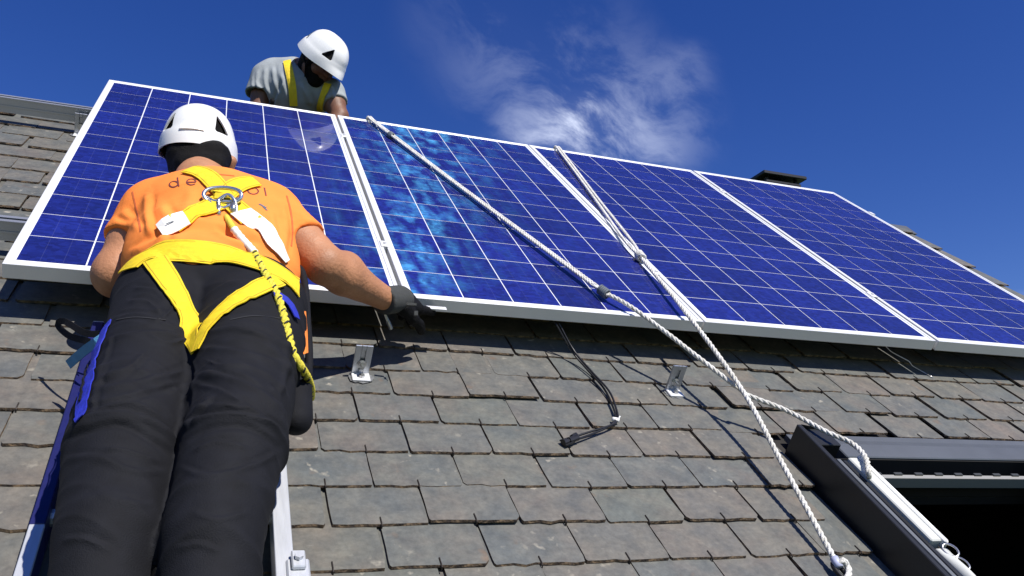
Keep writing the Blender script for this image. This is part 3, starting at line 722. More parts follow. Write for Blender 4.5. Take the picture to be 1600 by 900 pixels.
for c, l_, rr_ in ((lerp(A0, K1, .135), .016, .0145), (K1, .020, .014)):
    b = MB()
    d_ = (K1 - A0) / np.linalg.norm(K1 - A0)
    for k in range(5): 
        q = c + d_ * (k - 2) * l_ * .42; b.tube([q + rr_ * (math.cos(a) * sd1 + math.sin(a) * np.array((0, 0, 1))) + d_ * .004 * math.cos(a) for a in np.linspace(0, 2 * math.pi, 14)[:-1]], .0042, 5, closed=True)
    b.out('knot', M['knot'], r1, True)


r2 = thing('rope', 'white rope doubled over the third panel and tied to the slates at the bottom', 'rope', at(1160, 608, -.03), 'white securing ropes')
B0 = at(872, 233, .006); K2 = at(1000, 400, .018); B1 = at(1081, 500, .022); B2 = at(1160, 610, -.027); B3 = at(1303, 872, -.118)
sd2 = sidev(B0, K2)
b = MB()
top = np.array((B0[0], PH + .006, .004)); back = np.array((B0[0], PH + .012, -.05))
for s_, wdt in ((-1, .012), (1, .006)):
    twisted(b, [back + sd2 * .006 * s_, top + sd2 * .007 * s_ + np.array((0, .004, .006)), lerp(B0, K2, .1) + sd2 * .008 * s_ + np.array((0, 0, .006)), lerp(B0, K2, .55) + sd2 * wdt * s_ , lerp(B0, K2, .9) + sd2 * .016 * s_, K2], .0058, phase=s_)
b.out('doubled_rope', M['rope'], r2, True)
b = MB(); twisted(b, [K2, B1, B2, lerp(B2, B3, .5), B3], RR)
E1 = at(1322, 893, -.125); E2 = at(1316, 880, -.112); E0 = at(1310, 884, -.121)
twisted(b, [E0, E2 + np.array((.004, .004, .004)), at(1325, 886, -.118), at(1326, 898, -.120), at(1318, 912, -.125)], .0075)
b.out('lower_rope', M['rope'], r2, True)
b = MB(); b.tube([B3, lerp(B3, E0, .5), E0 + (E0 - B3) * .2], [.0098, .0100, .0098], 12); b.out('tape_sleeve', mat('pale_tape', (.42, .45, .62), .5, noise=.1), r2, True)
b = MB(); 
d_ = (K2 - B0) / np.linalg.norm(K2 - B0)
for k in range(5):
    q = K2 + d_ * (k - 2) * .008; b.tube([q + .0145 * (math.cos(a) * sd2 + math.sin(a) * np.array((0, 0, 1))) + d_ * .005 * math.cos(a + k) for a in np.linspace(0, 2 * math.pi, 14)[:-1]], .0045, 5, closed=True)
b.out('knot', M['rope'], r2, True)
b = MB(); e = at(1313, 893, -.128)
b.tube([e + np.array((.010 * math.sin(a), .026 * math.cos(a), 0)) for a in np.linspace(0, 2 * math.pi, 20)[:-1]], .0055, 8, closed=True); b.box(e + (-.012, -.03, -.008), e + (.012, -.010, .004), bev=.002)
cb = b.out('rope_hook', M['metaldark'], None, True, base=e); setp(cb, 'black metal hook on the slates where the lower end of the white rope is tied', 'hook')

# cables ---------------------------------------------------------------
cbt = thing('cable', 'black connector cable hanging from under the second panel onto the slates', 'cable', at(962, 655, RW))
P1 = [at(868, 505, -.05), at(893, 548, -.115), at(918, 578, RW + .008), at(943, 606, RW + .009), at(957, 634, RW + .009), at(962, 655, RW + .014), at(950, 667, RW + .010), at(925, 678, RW + .009), at(900, 687, RW + .012)]
P2 = [at(872, 503, -.05), at(897, 548, -.11), at(925, 581, RW + .02), at(951, 610, RW + .018), at(962, 636, RW + .016), at(965, 656, RW + .012), at(953, 665, RW + .012), at(927, 673, RW + .012), at(899, 682, RW + .010)]
b = MB(); b.tube(catmull(P1, .008), .0031, 7); b.tube(catmull(P2, .008), .0031, 7); b.out('wire', M['cable'], cbt, True)
b = MB(); q = at(962, 656, RW + .013); b.tube([q + np.array((-.009, .003, 0)), q + np.array((.009, -.002, 0))], .0066, 10); b.tube([q + np.array((.006, -.002, .002)), q + np.array((.012, .004, .010))], .002, 6); b.out('white_cable_tie', M['wwhite'], cbt, True)
b = MB(); c0, c1 = at(903, 684, RW + .014), at(880, 692, RW + .012)
for a_, b_, r_ in ((0, .35, .0075), (.33, .62, .0095), (.6, .8, .007), (.78, 1.0, .0098)): b.tube([lerp(c0, c1, a_), lerp(c0, c1, b_)], r_, 10)
sd = sidev(c0, c1)
for s_ in (-1, 1): b.tube([lerp(c0, c1, .5) + sd * .010 * s_, lerp(c0, c1, 1.02) + sd * .011 * s_], .0025, 6)
b.tube([at(900, 679, RW + .012), at(893, 683, RW + .014)], .006, 8)
b.out('connector', M['cable'], cbt)
b = MB(); b.tube(catmull([at(1384, 541, -.045), at(1392, 549, -.07), at(1408, 558, -.09), at(1421, 565, -.10), at(1425, 571, -.115), at(1440, 580, RW + .006), at(1458, 590, RW + .004)], .01), .0018, 6)
tw = b.out('thin_wire', M['bolt'], None, True, base=at(1421, 565, -.1)); setp(tw, 'thin grey wire hanging in the shade under the third panel at the right', 'wire')

# ladder ---------------------------------------------------------------
M['blue'] = mat('shade_darkened_ladder_blue', (.006, .008, .085), .45, noise=.15, nscale=30, bump=.1)  # blue darkened to navy to stand for the worker's shade on the rail
M['lad'] = mat('ladder_aluminium', (.62, .64, .68), .4, metal=.5, noise=.08, nscale=14, stretch=(8, 1, 8), bump=.06)
M['stripe'] = mat('bright_blue_cloth', (.012, .022, .36), .7, noise=.15, nscale=60, bump=.2, bscale=300)
lad = thing('ladder', 'aluminium roof ladder lying on the slates under the worker in orange', 'ladder', (.43, -1.6, RW))
wl, wh = -.137, -.072
for a_, b_ in ((.214, .234), (.612, .640)):
    b = MB(); b.box((a_, -2.6, wl), (b_, -.13, wh), bev=.003); b.box((a_ - .002, -2.6, wh - .008), (b_ + .002, -.13, wh + .001), bev=.0012); b.out('side_rail', M['lad'], lad)
b = MB(); b.box((.2115, -.855, wl), (.2365, -.135, wh + .0022), bev=.002); b.box((.2342, -2.5, wl + .004), (.2362, -.856, wh - .006)); b.out('shaded_blue_sleeve', M['blue'], lad)  # stretch of rail under the worker's shade, in the darkened blue
for k in range(9):
    v = -2.45 + .275 * k; b = MB(); b.tube([(.236, v, -.104), (.612, v, -.104)], .016, 10); b.out('rung', M['lad'], lad, False)
b = MB(); b.box((.628, -1.03, wh - .02), (.668, -.955, wh + .006), bev=.003); b.box((.636, -.985, wh + .006), (.660, -.945, wh + .016), bev=.002); b.tube([(.648, -.965, wh + .016), (.648, -.965, wh + .024)], .008, 6); b.out('guide_clamp', M['lad'], lad)
# ------------------------------------------------------------------ people
M['skin'] = mat('orange_brown_skin', (.41, .19, .098), .55, noise=.17, nscale=16, bump=.22, bscale=120, spec=.4)  # orange-brown skin tone of the front worker
M['skin2'] = mat('shade_darkened_skin', (.17, .075, .042), .55, noise=.12, nscale=9, bump=.1, bscale=120)  # rear worker's skin, shadow put into the colour
M['orange'] = mat('orange_cotton', (.96, .262, .052), .85, noise=.07, nscale=14, bump=.18, bscale=420, spec=.2)
M['black'] = mat('black_work_cloth', (.0058, .0062, .0090), .8, noise=.25, nscale=30, bump=.25, bscale=500, spec=.25)
M['grey'] = mat('grey_cotton', (.30, .325, .34), .85, noise=.08, nscale=20, bump=.15, bscale=380, spec=.2)
M['yellow'] = mat('yellow_webbing', (.86, .62, .01), .62, noise=.08, nscale=40, bump=.4, bscale=700, stretch=(1, 3, 1))
M['helmet'] = mat('white_helmet_plastic', (.83, .83, .81), .28, noise=.015, nscale=5, spec=.5)
M['hair'] = mat('black_hair', (.0045, .004, .0038), .7, noise=.4, nscale=60, bump=.6, bscale=300, spec=.15)
M['glove'] = mat('black_glove_rubber', (.005, .005, .0055), .65, noise=.3, nscale=50, bump=.5, bscale=300, spec=.12)
M['cuff'] = mat('grey_glove_cuff', (.055, .058, .056), .8, noise=.15, nscale=60, bump=.6, bscale=500, stretch=(1, 4, 1))
M['plain_white'] = mat('plain_white_strap', (.82, .82, .80), .55, noise=.03)
M['print'] = mat('dark_shirt_print', (.16, .035, .03), .8, noise=.1)
M['steelring'] = mat('polished_steel', (.62, .63, .66), .25, metal=.9, noise=.1)
M['brown'] = mat('brown_boot', (.09, .055, .03), .7, noise=.2)
WN = np.array((0, 0, 1.))

def helmet(parent, c, up, fw, s=1.0, liner=True):
    up = np.array(up, float); up /= np.linalg.norm(up); fw = np.array(fw, float); fw -= up * (fw @ up); fw /= np.linalg.norm(fw); rt = np.cross(fw, up)
    A, B, H = .137 * s, .114 * s, (.150 if liner else .150) * s; nA, nH = 84, 30
    def P(ph, t, off=0.0):
        # ph 0 = front, t 0 = rim .. 1 = crown
        ca, sa = math.cos(ph), math.sin(ph); el = t * math.pi / 2
        rr = math.cos(el) ** .78; hh = math.sin(el) ** .95 * H
        a = A * (1.06 if ca > 0 else .98); x = a * ca * rr; y = B * sa * rr
        # raised central spine and a stepped band above the rim
        sp = .0045 * math.exp(-(y / (.030 * s)) ** 2) * min(1, t * 3); g = 1 + sp / .12
        band = .004 * (1 / (1 + math.exp((t - .20) * 70))) ; g += band / .12 + off / .12
        # rim dips at the ears and nape, peak at the front
        dz = 0.0
        if t < .5:
            dz = -(.5 - t) * 2 * (.017 * abs(sa) ** 2.5 + .010 * max(0, -ca) ** 2 - .004 * max(0, ca)) * s
        pk = max(0, ca) ** 4 * .026 * s * max(0, 1 - t * 7); nap = max(0, -ca) ** 3 * .006 * s * max(0, 1 - t * 6)
        return c + fw * (x * g + pk - nap) + rt * (y * g) + up * (hh * (1 + off / .14) + dz - .002)
    V = []; F = []
    for j in range(nH):
        for i in range(nA): V.append(P(2 * math.pi * i / nA, (j / nH) ** 1.05))
    V.append(P(0, 1.0)); top = len(V) - 1
    for j in range(nH - 1):
        for i in range(nA): F.append((j * nA + i, j * nA + (i + 1) % nA, (j + 1) * nA + (i + 1) % nA, (j + 1) * nA + i))
    for i in range(nA): F.append(((nH - 1) * nA + i, (nH - 1) * nA + (i + 1) % nA, top))
    n0 = len(V); 
    Vi = [c + (v - c) * .962 - up * .0005 for v in V]; Vi[:nA] = [V[i] * .0 + (c + (V[i] - c) * .972) for i in range(nA)]
    F2 = [tuple(n0 + q for q in f[::-1]) for f in F]; R_ = [((i + 1) % nA, i, n0 + i, n0 + (i + 1) % nA) for i in range(nA)]
    tmp = mesh(np.array(V + Vi), F + F2 + R_, [M['helmet'], M['hair']], True); to = bpy.data.objects.new('tmp', tmp); COL.objects.link(to)
    # vents: triangular openings at the four lower corners
    cutv = MB()
    for ph0, t0, sg in ((2.30, .31, 1), (-2.30, .31, -1), (.80, .31, 1), (-.80, .31, -1)):
        tri = [(ph0 - .25, t0 - .11), (ph0 + .25, t0 - .11), (ph0 + .12 * (1 if abs(ph0) > 1.5 else -1) * sg, t0 + .17)]
        # rounded outline
        pts = []
        for k in range(3):
            a, b_, d = tri[k - 1], tri[k], tri[(k + 1) % 3]
            for f in (.22, .1, 0.0):
                if f: pts.append((b_[0] + (a[0] - b_[0]) * f, b_[1] + (a[1] - b_[1]) * f))
            for f in (.1, .22): pts.append((b_[0] + (d[0] - b_[0]) * f, b_[1] + (d[1] - b_[1]) * f))
        n_ = len(pts); vs = [P(a, b_, .012) for a, b_ in pts] + [P(a, b_, -.022) for a, b_ in pts]
        cutv.add(vs, [tuple(range(n_)), tuple(range(n_, 2 * n_))[::-1]] + [(i, n_ + i, n_ + (i + 1) % n_, (i + 1) % n_) for i in range(n_)])
    cme = mesh(cutv.v, cutv.f, M['helmet']); bm = bmesh.new(); bm.from_mesh(cme); bmesh.ops.recalc_face_normals(bm, faces=bm.faces); bm.to_mesh(cme); bm.free()
    bm = bmesh.new(); bm.from_mesh(tmp); bmesh.ops.recalc_face_normals(bm, faces=bm.faces); bm.to_mesh(tmp); bm.free()
    co = bpy.data.objects.new('tmpc', cme); COL.objects.link(co)
    md = to.modifiers.new('b', 'BOOLEAN'); md.operation = 'DIFFERENCE'; md.object = co; md.solver = 'EXACT'
    bpy.context.view_layer.update(); dg = bpy.context.evaluated_depsgraph_get(); ev = bpy.data.meshes.new_from_object(to.evaluated_get(dg))
    if len(ev.polygons) < 500: ev = tmp.copy()
    for o_ in (to, co): bpy.data.objects.remove(o_)
    b0 = BASE[parent]; ev.transform(Matrix.Translation(Vector((-b0).tolist())))
    ev.polygons.foreach_set('use_smooth', [True] * len(ev.polygons))
    try: ev.set_sharp_from_angle(angle=math.radians(38))
    except Exception: pass
    sh = bpy.data.objects.new('helmet', ev); COL.objects.link(sh); sh.parent = parent; BASE[sh] = b0; ev.name = 'helmet'
    # dark foam liner seen through the vents and under the rim
    V = []; F = []
    for j in range(13):
        for i in range(40):
            p = P(2 * math.pi * i / 40, j / 12 * .98, -.011); V.append(p + up * .004)
    for j in range(12):
        for i in range(40): F.append((j * 40 + i, j * 40 + (i + 1) % 40, (j + 1) * 40 + (i + 1) % 40, (j + 1) * 40 + i))
    part('liner', V, F, M['hair'], sh, True)
    # raised label plate at the back
    if liner:
        b = MB(); V = [P(math.pi + (i / 8 - .5) * .62, .16 + .085 * j / 3, o_) for o_ in (.0044, -.002) for j in range(4) for i in range(9)]
        F = [(j * 9 + i, (j + 1) * 9 + i, (j + 1) * 9 + i + 1, j * 9 + i + 1) for j in range(3) for i in range(8)]; F += [tuple(36 + q for q in f[::-1]) for f in F]
        per = [i for i in range(9)] + [9 * j + 8 for j in range(1, 4)] + [27 + i for i in range(7, -1, -1)] + [9 * j for j in (2, 1)]
        F += [(per[i], per[(i + 1) % len(per)], 36 + per[(i + 1) % len(per)], 36 + per[i]) for i in range(len(per))]
        part('label_plate', V, F, M['helmet'], sh, False)
    for sg in (1, -1):
        b = MB()
        for ph in (1.9, 1.25):
            b.tube([P(sg * ph, .02, -.010), c + rt * sg * .078 * s - up * .055 * s + fw * .02 * s, c + rt * sg * .055 * s - up * .105 * s + fw * .045 * s], .0042, 5)
        b.out('chin_strap', M['glove'], sh, True)
    return sh

def head_prims(c, up, fw, s=1.0):
    up = np.array(up, float); up /= np.linalg.norm(up); fw = np.array(fw, float); fw -= up * (fw @ up); fw /= np.linalg.norm(fw); rt = np.cross(fw, up)
    q = lambda f, r, u: c + fw * f * s + rt * r * s + up * u * s
    pr = [cap(q(-.018, 0, .02), q(.012, 0, .02), .082 * s, .076 * s, k=.02, flat=(rt, 1.12)), cap(q(.035, 0, -.02), q(.052, 0, -.085), .052 * s, .026 * s, k=.03),
          cap(q(.0, .035, -.055), q(.050, .012, -.088), .026 * s, .02 * s, k=.03), cap(q(.0, -.035, -.055), q(.050, -.012, -.088), .026 * s, .02 * s, k=.03),
          cap(q(.088, 0, .012), q(.108, 0, -.022), .007 * s, .011 * s, k=.012), cap(q(.098, .010, -.025), q(.098, -.010, -.025), .008 * s, k=.008),
          cap(q(.082, .032, .022), q(.088, .010, .020), .009 * s, k=.012), cap(q(.082, -.032, .022), q(.088, -.010, .020), .009 * s, k=.012),
          cap(q(.086, .016, -.052), q(.086, -.016, -.052), .006 * s, k=.006), cap(q(.084, .014, -.061), q(.084, -.014, -.061), .0065 * s, k=.006)]
    for sg in (1, -1):
        pr.append(cap(q(.070, .036 * sg, -.020), q(.060, .05 * sg, -.03), .020 * s, k=.03))
        pr.append(cap(q(-.004, .078 * sg, .018), q(.000, .080 * sg, -.022), .014 * s, .010 * s, k=.006, flat=(rt, 2.0)))
        pr.append(dict(a=q(.090, .031 * sg, .006), b=q(.090, .029 * sg, .006), ra=.012 * s, rb=.012 * s, sub=True))
        pr.append(cap(q(.072, .031 * sg, .006), q(.072, .030 * sg, .006), .0125 * s, k=.003))
    return pr

def hand_prims(wr, dirn, palmn, curl, s=1.0, thumb_side=1, extra=0.0, index_straight=False, thumb_out=.6):
    """wrist point, direction of the fingers, palm normal; five separate fingers with two bends each"""
    d = np.array(dirn, float); d /= np.linalg.norm(d); pn = np.array(palmn, float); pn -= d * (pn @ d); pn /= np.linalg.norm(pn); sd = np.cross(d, pn) * thumb_side
    pr = [cap(wr, wr + d * .03 * s, .026 * s + extra, .030 * s + extra, flat=(pn, 1.4), k=.02)]
    for q in (-.026, -.009, .009, .026): pr.append(cap(wr + d * .025 * s + sd * q * .7 * s, wr + d * .092 * s + sd * q * s, .017 * s + extra, .0135 * s + extra, k=.012))
    for i, (q, ln_) in enumerate(((.027, .068), (.009, .078), (-.009, .072), (-.027, .056))):
        base = wr + d * .095 * s + sd * q * s; cu = curl[i]; dd = d.copy(); P0 = base
        for seg, fr in enumerate((.45, .32, .28)):
            ang = cu * (.75, 1.0, .8)[seg]; ax_ = np.cross(d, pn); ax_ /= np.linalg.norm(ax_)
            Rm_ = np.array(Matrix.Rotation(ang, 3, Vector(ax_))); dd = Rm_ @ dd; P1 = P0 + dd * ln_ * fr * s
            pr.append(cap(P0, P1, (.0098 - .0008 * seg) * s + extra, (.0090 - .0008 * seg) * s + extra, k=.004)); P0 = P1
    t0 = wr + d * .030 * s + sd * .028 * s; tdir = d * (1 - thumb_out) + sd * thumb_out + pn * .25; tdir /= np.linalg.norm(tdir)
    t1 = t0 + tdir * .040 * s; td2 = tdir * .6 + d * .5 + pn * .15; td2 /= np.linalg.norm(td2); t2 = t1 + td2 * .032 * s; t3 = t2 + (td2 * .8 + pn * .3) * .026 * s
    pr += [cap(t0, t1, .017 * s + extra, .013 * s + extra, k=.012), cap(t1, t2, .012 * s + extra, .0108 * s + extra, k=.004), cap(t2, t3, .0108 * s + extra, .009 * s + extra, k=.004)]
    return pr

# ---- the worker in orange ------------------------------------------------
p1 = thing('person', 'worker in orange shirt and black trousers seen from behind, holding the panel edge', 'person', (.44, -1.35, -.07))
U1 = np.array((-.02, .545, .84)); U1 /= np.linalg.norm(U1); F1 = np.array((.05, .80, -.60)); 
HC = S(312, 214, 2.45)
nk = S(316, 281, 2.27); chs = S(336, 333, 2.13); wst = S(334, 405, 1.99); plv = S(328, 455, 1.88)
shL, shR = S(241, 332, 2.15), S(424, 341, 2.15); elL, elR = S(184, 428, 2.03), S(508, 414, 2.06); wrR = S(606, 469, 2.24); wrL = S(212, 440, 2.24)
hpL, hpR = S(264, 488, 1.80), S(388, 496, 1.80); knL, knR = S(197, 688, 1.345), S(369, 688, 1.345); cfL, cfR = S(170, 845, 1.165), S(331, 845, 1.165)
anL = cfL + np.array((-.01, -.19, -.07)); anR = cfR + np.array((.0, -.19, -.07))
def arm(sh, el, wr, ru=.052, re=.043, rf=.045, rw=.028, g=0.0):
    mid = lerp(sh, el, .5); fm = lerp(el, wr, .28)
    return [cap(sh, mid, ru + g + .006, ru + g, k=.03), cap(mid, el, ru + g, re + g, k=.02), cap(el, fm, re + g, rf + g, k=.02), cap(fm, wr, rf + g, rw + g, k=.02)]
hdR = (at(668, 462, .012) - wrR); hdR /= np.linalg.norm(hdR)
HR = hand_prims(wrR + hdR * .012, hdR + np.array((0, 0, -.15)), (-.1, .35, -1.0), (.05, .62, .78, .85), 1.10, -1, thumb_out=.4)
HL = hand_prims(wrL, (.25, .9, -.12), (.2, .2, 1.0), (.5, .5, .5, .5), .95, 1)
body = head_prims(HC - U1 * .030, U1, F1, .97) + [cap(nk - U1 * .02, HC - U1 * .04, .060, .056, k=.03), cap(nk, chs, .07, .11, flat=(WN, 1.3)), cap(chs, wst, .145, .125, flat=(WN, 1.45)), cap(wst, plv, .125, .14, flat=(WN, 1.35)),
    cap(shL, shR, .055, k=.05)] + arm(shL, elL, wrL, .064, .056, .052, .031) + arm(shR, elR, wrR, .054, .047, .048, .031) + [cap(hpL, knL, .085, .058), cap(knL, cfL, .058, .056), cap(cfL, anL, .056, .04), cap(hpR, knR, .085, .058), cap(knR, cfR, .058, .056), cap(cfR, anR, .056, .04)] + HR + HL + [cap(S(361, 252, 2.41), S(359, 266, 2.41), .017, .012, k=.006)]
body += [cap(lerp(shR, elR, .35) + WN * .012, lerp(shR, elR, .75) + WN * .008, .043, .040, k=.03), cap(elR + (lerp(elR, wrR, .25) - elR) * 1.0 + np.array((.01, .02, .012)), lerp(elR, wrR, .5), .036, .028, k=.03)]
V, F = solid(body, .0052, 1); b1 = part('body', V, F, M['skin'], p1, True)

SHL_END = lerp(shL, elL, .56); SHR_END = lerp(shR, elR, .60)
shirt = [cap(nk - U1 * .078, chs + np.array((0, .0, 0)), .070, .12, flat=(WN, 1.3), k=.05), cap(chs, wst, .160, .146, flat=(WN, 1.45), k=.04), cap(wst, plv - (plv - wst) * .1, .152, .164, flat=(WN, 1.4), k=.04),
    cap(shL, shR, .070, k=.06), cap(S(262, 342, 2.15), S(262, 400, 2.0), .085, .085, k=.05), cap(S(405, 340, 2.15), S(406, 425, 1.95), .082, .092, k=.05), cap(S(262, 400, 2.0), S(262, 420, 1.96), .085, .09, k=.05),
    cap(shL, lerp(shL, elL, .75), .076, .078, k=.03, cut=(SHL_END, elL - shL)), cap(shR, lerp(shR, elR, .85), .072, .069, k=.03, cut=(SHR_END, elR - shR)),
    dict(a=SHL_END, b=elL, ra=.064, rb=.064, sub=True, cut=(lerp(shL, elL, .40), shL - elL)), dict(a=SHR_END, b=elR, ra=.058, rb=.058, sub=True, cut=(lerp(shR, elR, .50), shR - elR)),
    dict(a=nk, b=HC, ra=.062, rb=.062, sub=True, cut=(nk, nk - HC))]
V, F = solid(shirt, .0048, 2)
V = folds(V, F, [([(215, 372), (262, 352), (330, 350), (400, 372), (445, 395)], 9, .007), ([(228, 395), (270, 372), (340, 372), (405, 395)], 7, .006), ([(205, 398), (240, 380), (290, 372)], 6, .006),
    ([(232, 300), (228, 330), (238, 372)], 6, .007), ([(250, 320), (262, 350), (250, 378)], 8, .006), ([(438, 320), (446, 355), (440, 400)], 7, .006), ([(420, 330), (430, 370), (432, 405)], 7, .005),
    ([(300, 292), (290, 325), (262, 352)], 10, .004), ([(190, 330), (205, 345), (218, 362)], 7, .004), ([(175, 345), (195, 352), (214, 352)], 5, .003), ([(470, 330), (480, 350), (500, 372)], 8, .003), ([(375, 350), (400, 368), (430, 372)], 6, .006), ([(330, 360), (360, 378), (405, 388)], 5, .005), ([(262, 335), (290, 345), (318, 345)], 5, .004)])
V = wrinkle(V, F, .0030, 40, 9, lambda V: np.clip(1.15 - (V[:, 1] - wst[1]) / .35, .25, 1)); V = lumps(V, F, .0022, 30, 3)
sh1 = part('shirt', V, F, M['orange'], p1, True); TS = BVHTree.FromPolygons([tuple(v) for v in V], [tuple(int(i) for i in f) for f in F])
Vs, Fs = V, F
k_ = .012
tro = [cap(S(272, 468, 1.86), S(390, 476, 1.86), .102, k=.04), cap(S(258, 478, 1.83), S(398, 488, 1.83), .108, k=.05),
    cap(hpL, lerp(hpL, knL, .5), .116, .100, k=k_), cap(lerp(hpL, knL, .5), knL, .098, .087, k=k_), cap(knL, cfL, .087, .068, k=k_), cap(cfL, anL, .068, .066, k=k_),
    cap(hpR, lerp(hpR, knR, .5), .118, .106, k=k_), cap(lerp(hpR, knR, .5), knR, .100, .083, k=k_), cap(knR, cfR, .083, .068, k=k_), cap(cfR, anR, .068, .066, k=k_)]
V, F = solid(tro, .0042, 2)
K = [([(105, 672), (150, 650), (205, 650), (250, 672), (276, 700)], 9, .010), ([(100, 692), (140, 672), (190, 664), (240, 690), (272, 715)], 7, -.006), ([(282, 672), (320, 655), (370, 650), (420, 662), (447, 690)], 8, .010), ([(290, 690), (330, 668), (390, 668), (440, 700)], 6, -.005),
    ([(150, 540), (200, 520), (260, 520), (300, 540)], 7, .005), ([(165, 500), (220, 490), (285, 515)], 6, .005), ([(130, 610), (190, 600), (250, 590), (298, 575)], 8, .006), ([(125, 640), (185, 625), (240, 612), (292, 600)], 6, -.004),
    ([(305, 585), (350, 590), (400, 610), (450, 650)], 7, .007), ([(300, 600), (345, 610), (395, 640), (440, 672)], 6, .005), ([(310, 545), (360, 545), (420, 560), (465, 590)], 7, .005), ([(315, 520), (370, 515), (430, 535), (470, 560)], 6, .005),
    ([(100, 720), (150, 715), (200, 735), (262, 738)], 8, .004), ([(95, 845), (130, 842), (175, 860)], 8, .004), ([(275, 858), (310, 850), (345, 862)], 7, .0035), ([(280, 730), (330, 745), (400, 725), (440, 705)], 7, .004),
    ([(195, 470), (230, 470), (255, 492)], 6, .006), ([(205, 448), (240, 452), (262, 470)], 5, .005), ([(345, 500), (380, 492), (430, 500)], 5, .005), ([(292, 560), (296, 590), (290, 640)], 6, -.006),
    ([(440, 520), (448, 570), (440, 620)], 7, .006), ([(165, 560), (150, 600), (140, 640)], 7, .004), ([(230, 545), (200, 575), (150, 590)], 7, .0045), ([(330, 620), (300, 650), (290, 668)], 6, .006)]
K += [([(112, 655), (165, 632), (215, 630), (262, 655)], 6, .005), ([(175, 520), (160, 560), (150, 590)], 5, .004), ([(300, 640), (345, 632), (400, 645)], 6, .005), ([(160, 700), (200, 705), (250, 722)], 5, .005), ([(300, 705), (340, 690), (390, 700)], 5, .005),
    ([(150, 770), (190, 785), (240, 790)], 7, .003), ([(300, 800), (340, 812), (390, 800)], 7, .003), ([(230, 520), (262, 535), (296, 530)], 4, .005), ([(318, 560), (350, 572), (392, 570)], 4, .004), ([(420, 600), (440, 625), (446, 655)], 5, .006), ([(355, 470), (385, 470), (420, 480)], 4, .004), ([(275, 470), (262, 490), (240, 500)], 4, .004)]
K = [(a_, b_ * .68, c_ * .85) for a_, b_, c_ in K]
V = folds(V, F, K); V = wrinkle(V, F, .0068, 30, 12, lambda V: np.clip(1 - (V[:, 1] - hpL[1] + .12) / .12, .30, 1), 9.0); V = lumps(V, F, .0045, 11, 8)
tr1 = part('trousers', V, F, M['black'], p1, True)
TB = BVHTree.FromPolygons([tuple(v) for v in Vs] + [tuple(v) for v in V], [tuple(int(i) for i in f) for f in Fs] + [tuple(int(i) + len(Vs) for i in f) for f in F])
# boots on a rung, below the picture
for an in (anL, anR):
    d_ = np.array((0, .15, -.99)); tp = an + np.array((0, .0, -.03)); pr = [cap(an + np.array((0, .03, .0)), an + np.array((0, -.03, -.0)), .058, .054), cap(an + np.array((0, -.045, .045)), an + np.array((0, -.05, -.10)), .046, .044, flat=((0, 1, 0), 1.2))]
    V, F = solid(pr, .007, 1); part('boot', V, F, M['brown'], p1, True)
# helmet and hair
hl = helmet(p1, HC - U1 * .046, U1, F1 + .12 * np.array((1., 0, 0)), .92)
up = U1; fw = F1 - U1 * (F1 @ U1); fw /= np.linalg.norm(fw)
V, F = solid([cap(S(290, 244, 2.36), S(334, 246, 2.36), .048, k=.03), cap(S(293, 258, 2.315), S(335, 260, 2.315), .034, k=.03), cap(S(303, 264, 2.295), S(328, 266, 2.295), .026, k=.03), cap(HC - U1 * .032 - fw * .012, HC - U1 * .03 + fw * .01, .086, flat=(np.cross(fw, up), 1.08)), cap(HC - U1 * .055 - fw * .028, HC - U1 * .150 - fw * .040, .078, .070, k=.03)], .005, 1); V = lumps(V, F, .002, 120, 5)
part('hair', V, F, M['hair'], p1, True)
# shirt print: the letters that show on both sides of the straps
def stroke(b, pts, wd=.0036): ribbon(b, TS, pts, wd, off=.0004, th=.0006, step=.003, smooth=1, cross=3)
def ring(cx, cy, rx, ry, a0=0, a1=360, rot=0):
    o = []
    for a in np.linspace(math.radians(a0), math.radians(a1), 18):
        x, y = rx * math.cos(a), ry * math.sin(a); o.append((cx + x * math.cos(rot) - y * math.sin(rot), cy + x * math.sin(rot) + y * math.cos(rot)))
    return o
b = MB(); stroke(b, ring(271.5, 288, 6.8, 4.6, 0, 350, -.15)); stroke(b, [(277.4, 277.5), (279.6, 291.5)]); b.out('letter_d', M['print'], p1)
b = MB(); stroke(b, ring(299, 284.5, 7.2, 4.8, 40, 355)); stroke(b, [(291.8, 284.8), (306.2, 284.8)]); b.out('letter_e', M['print'], p1)
b = MB(); stroke(b, ring(395.5, 298.5, 8.2, 5.2, 0, 355, .1)); b.out('letter_o', M['print'], p1)
b = MB(); stroke(b, [(413.0, 293.5), (415.6, 306)]); b.out('letter_l', M['print'], p1)
M['seam'] = mat('orange_seam_thread', (.55, .12, .03), .9, noise=.1)
for pth in ([(207, 300), (212, 322), (217, 345), (220, 362)], [(448, 306), (455, 335), (457, 365), (455, 385)], [(292, 270), (318, 272), (345, 273), (366, 275)]):
    b = MB(); stroke(b, pth, .0045); b.out('seam', M['seam'], p1)
b = MB(); stroke(b, [(405, 319), (416, 325)], .006); stroke(b, [(411, 323), (417, 329)], .005); b.out('print_mark', M['knot'], p1)
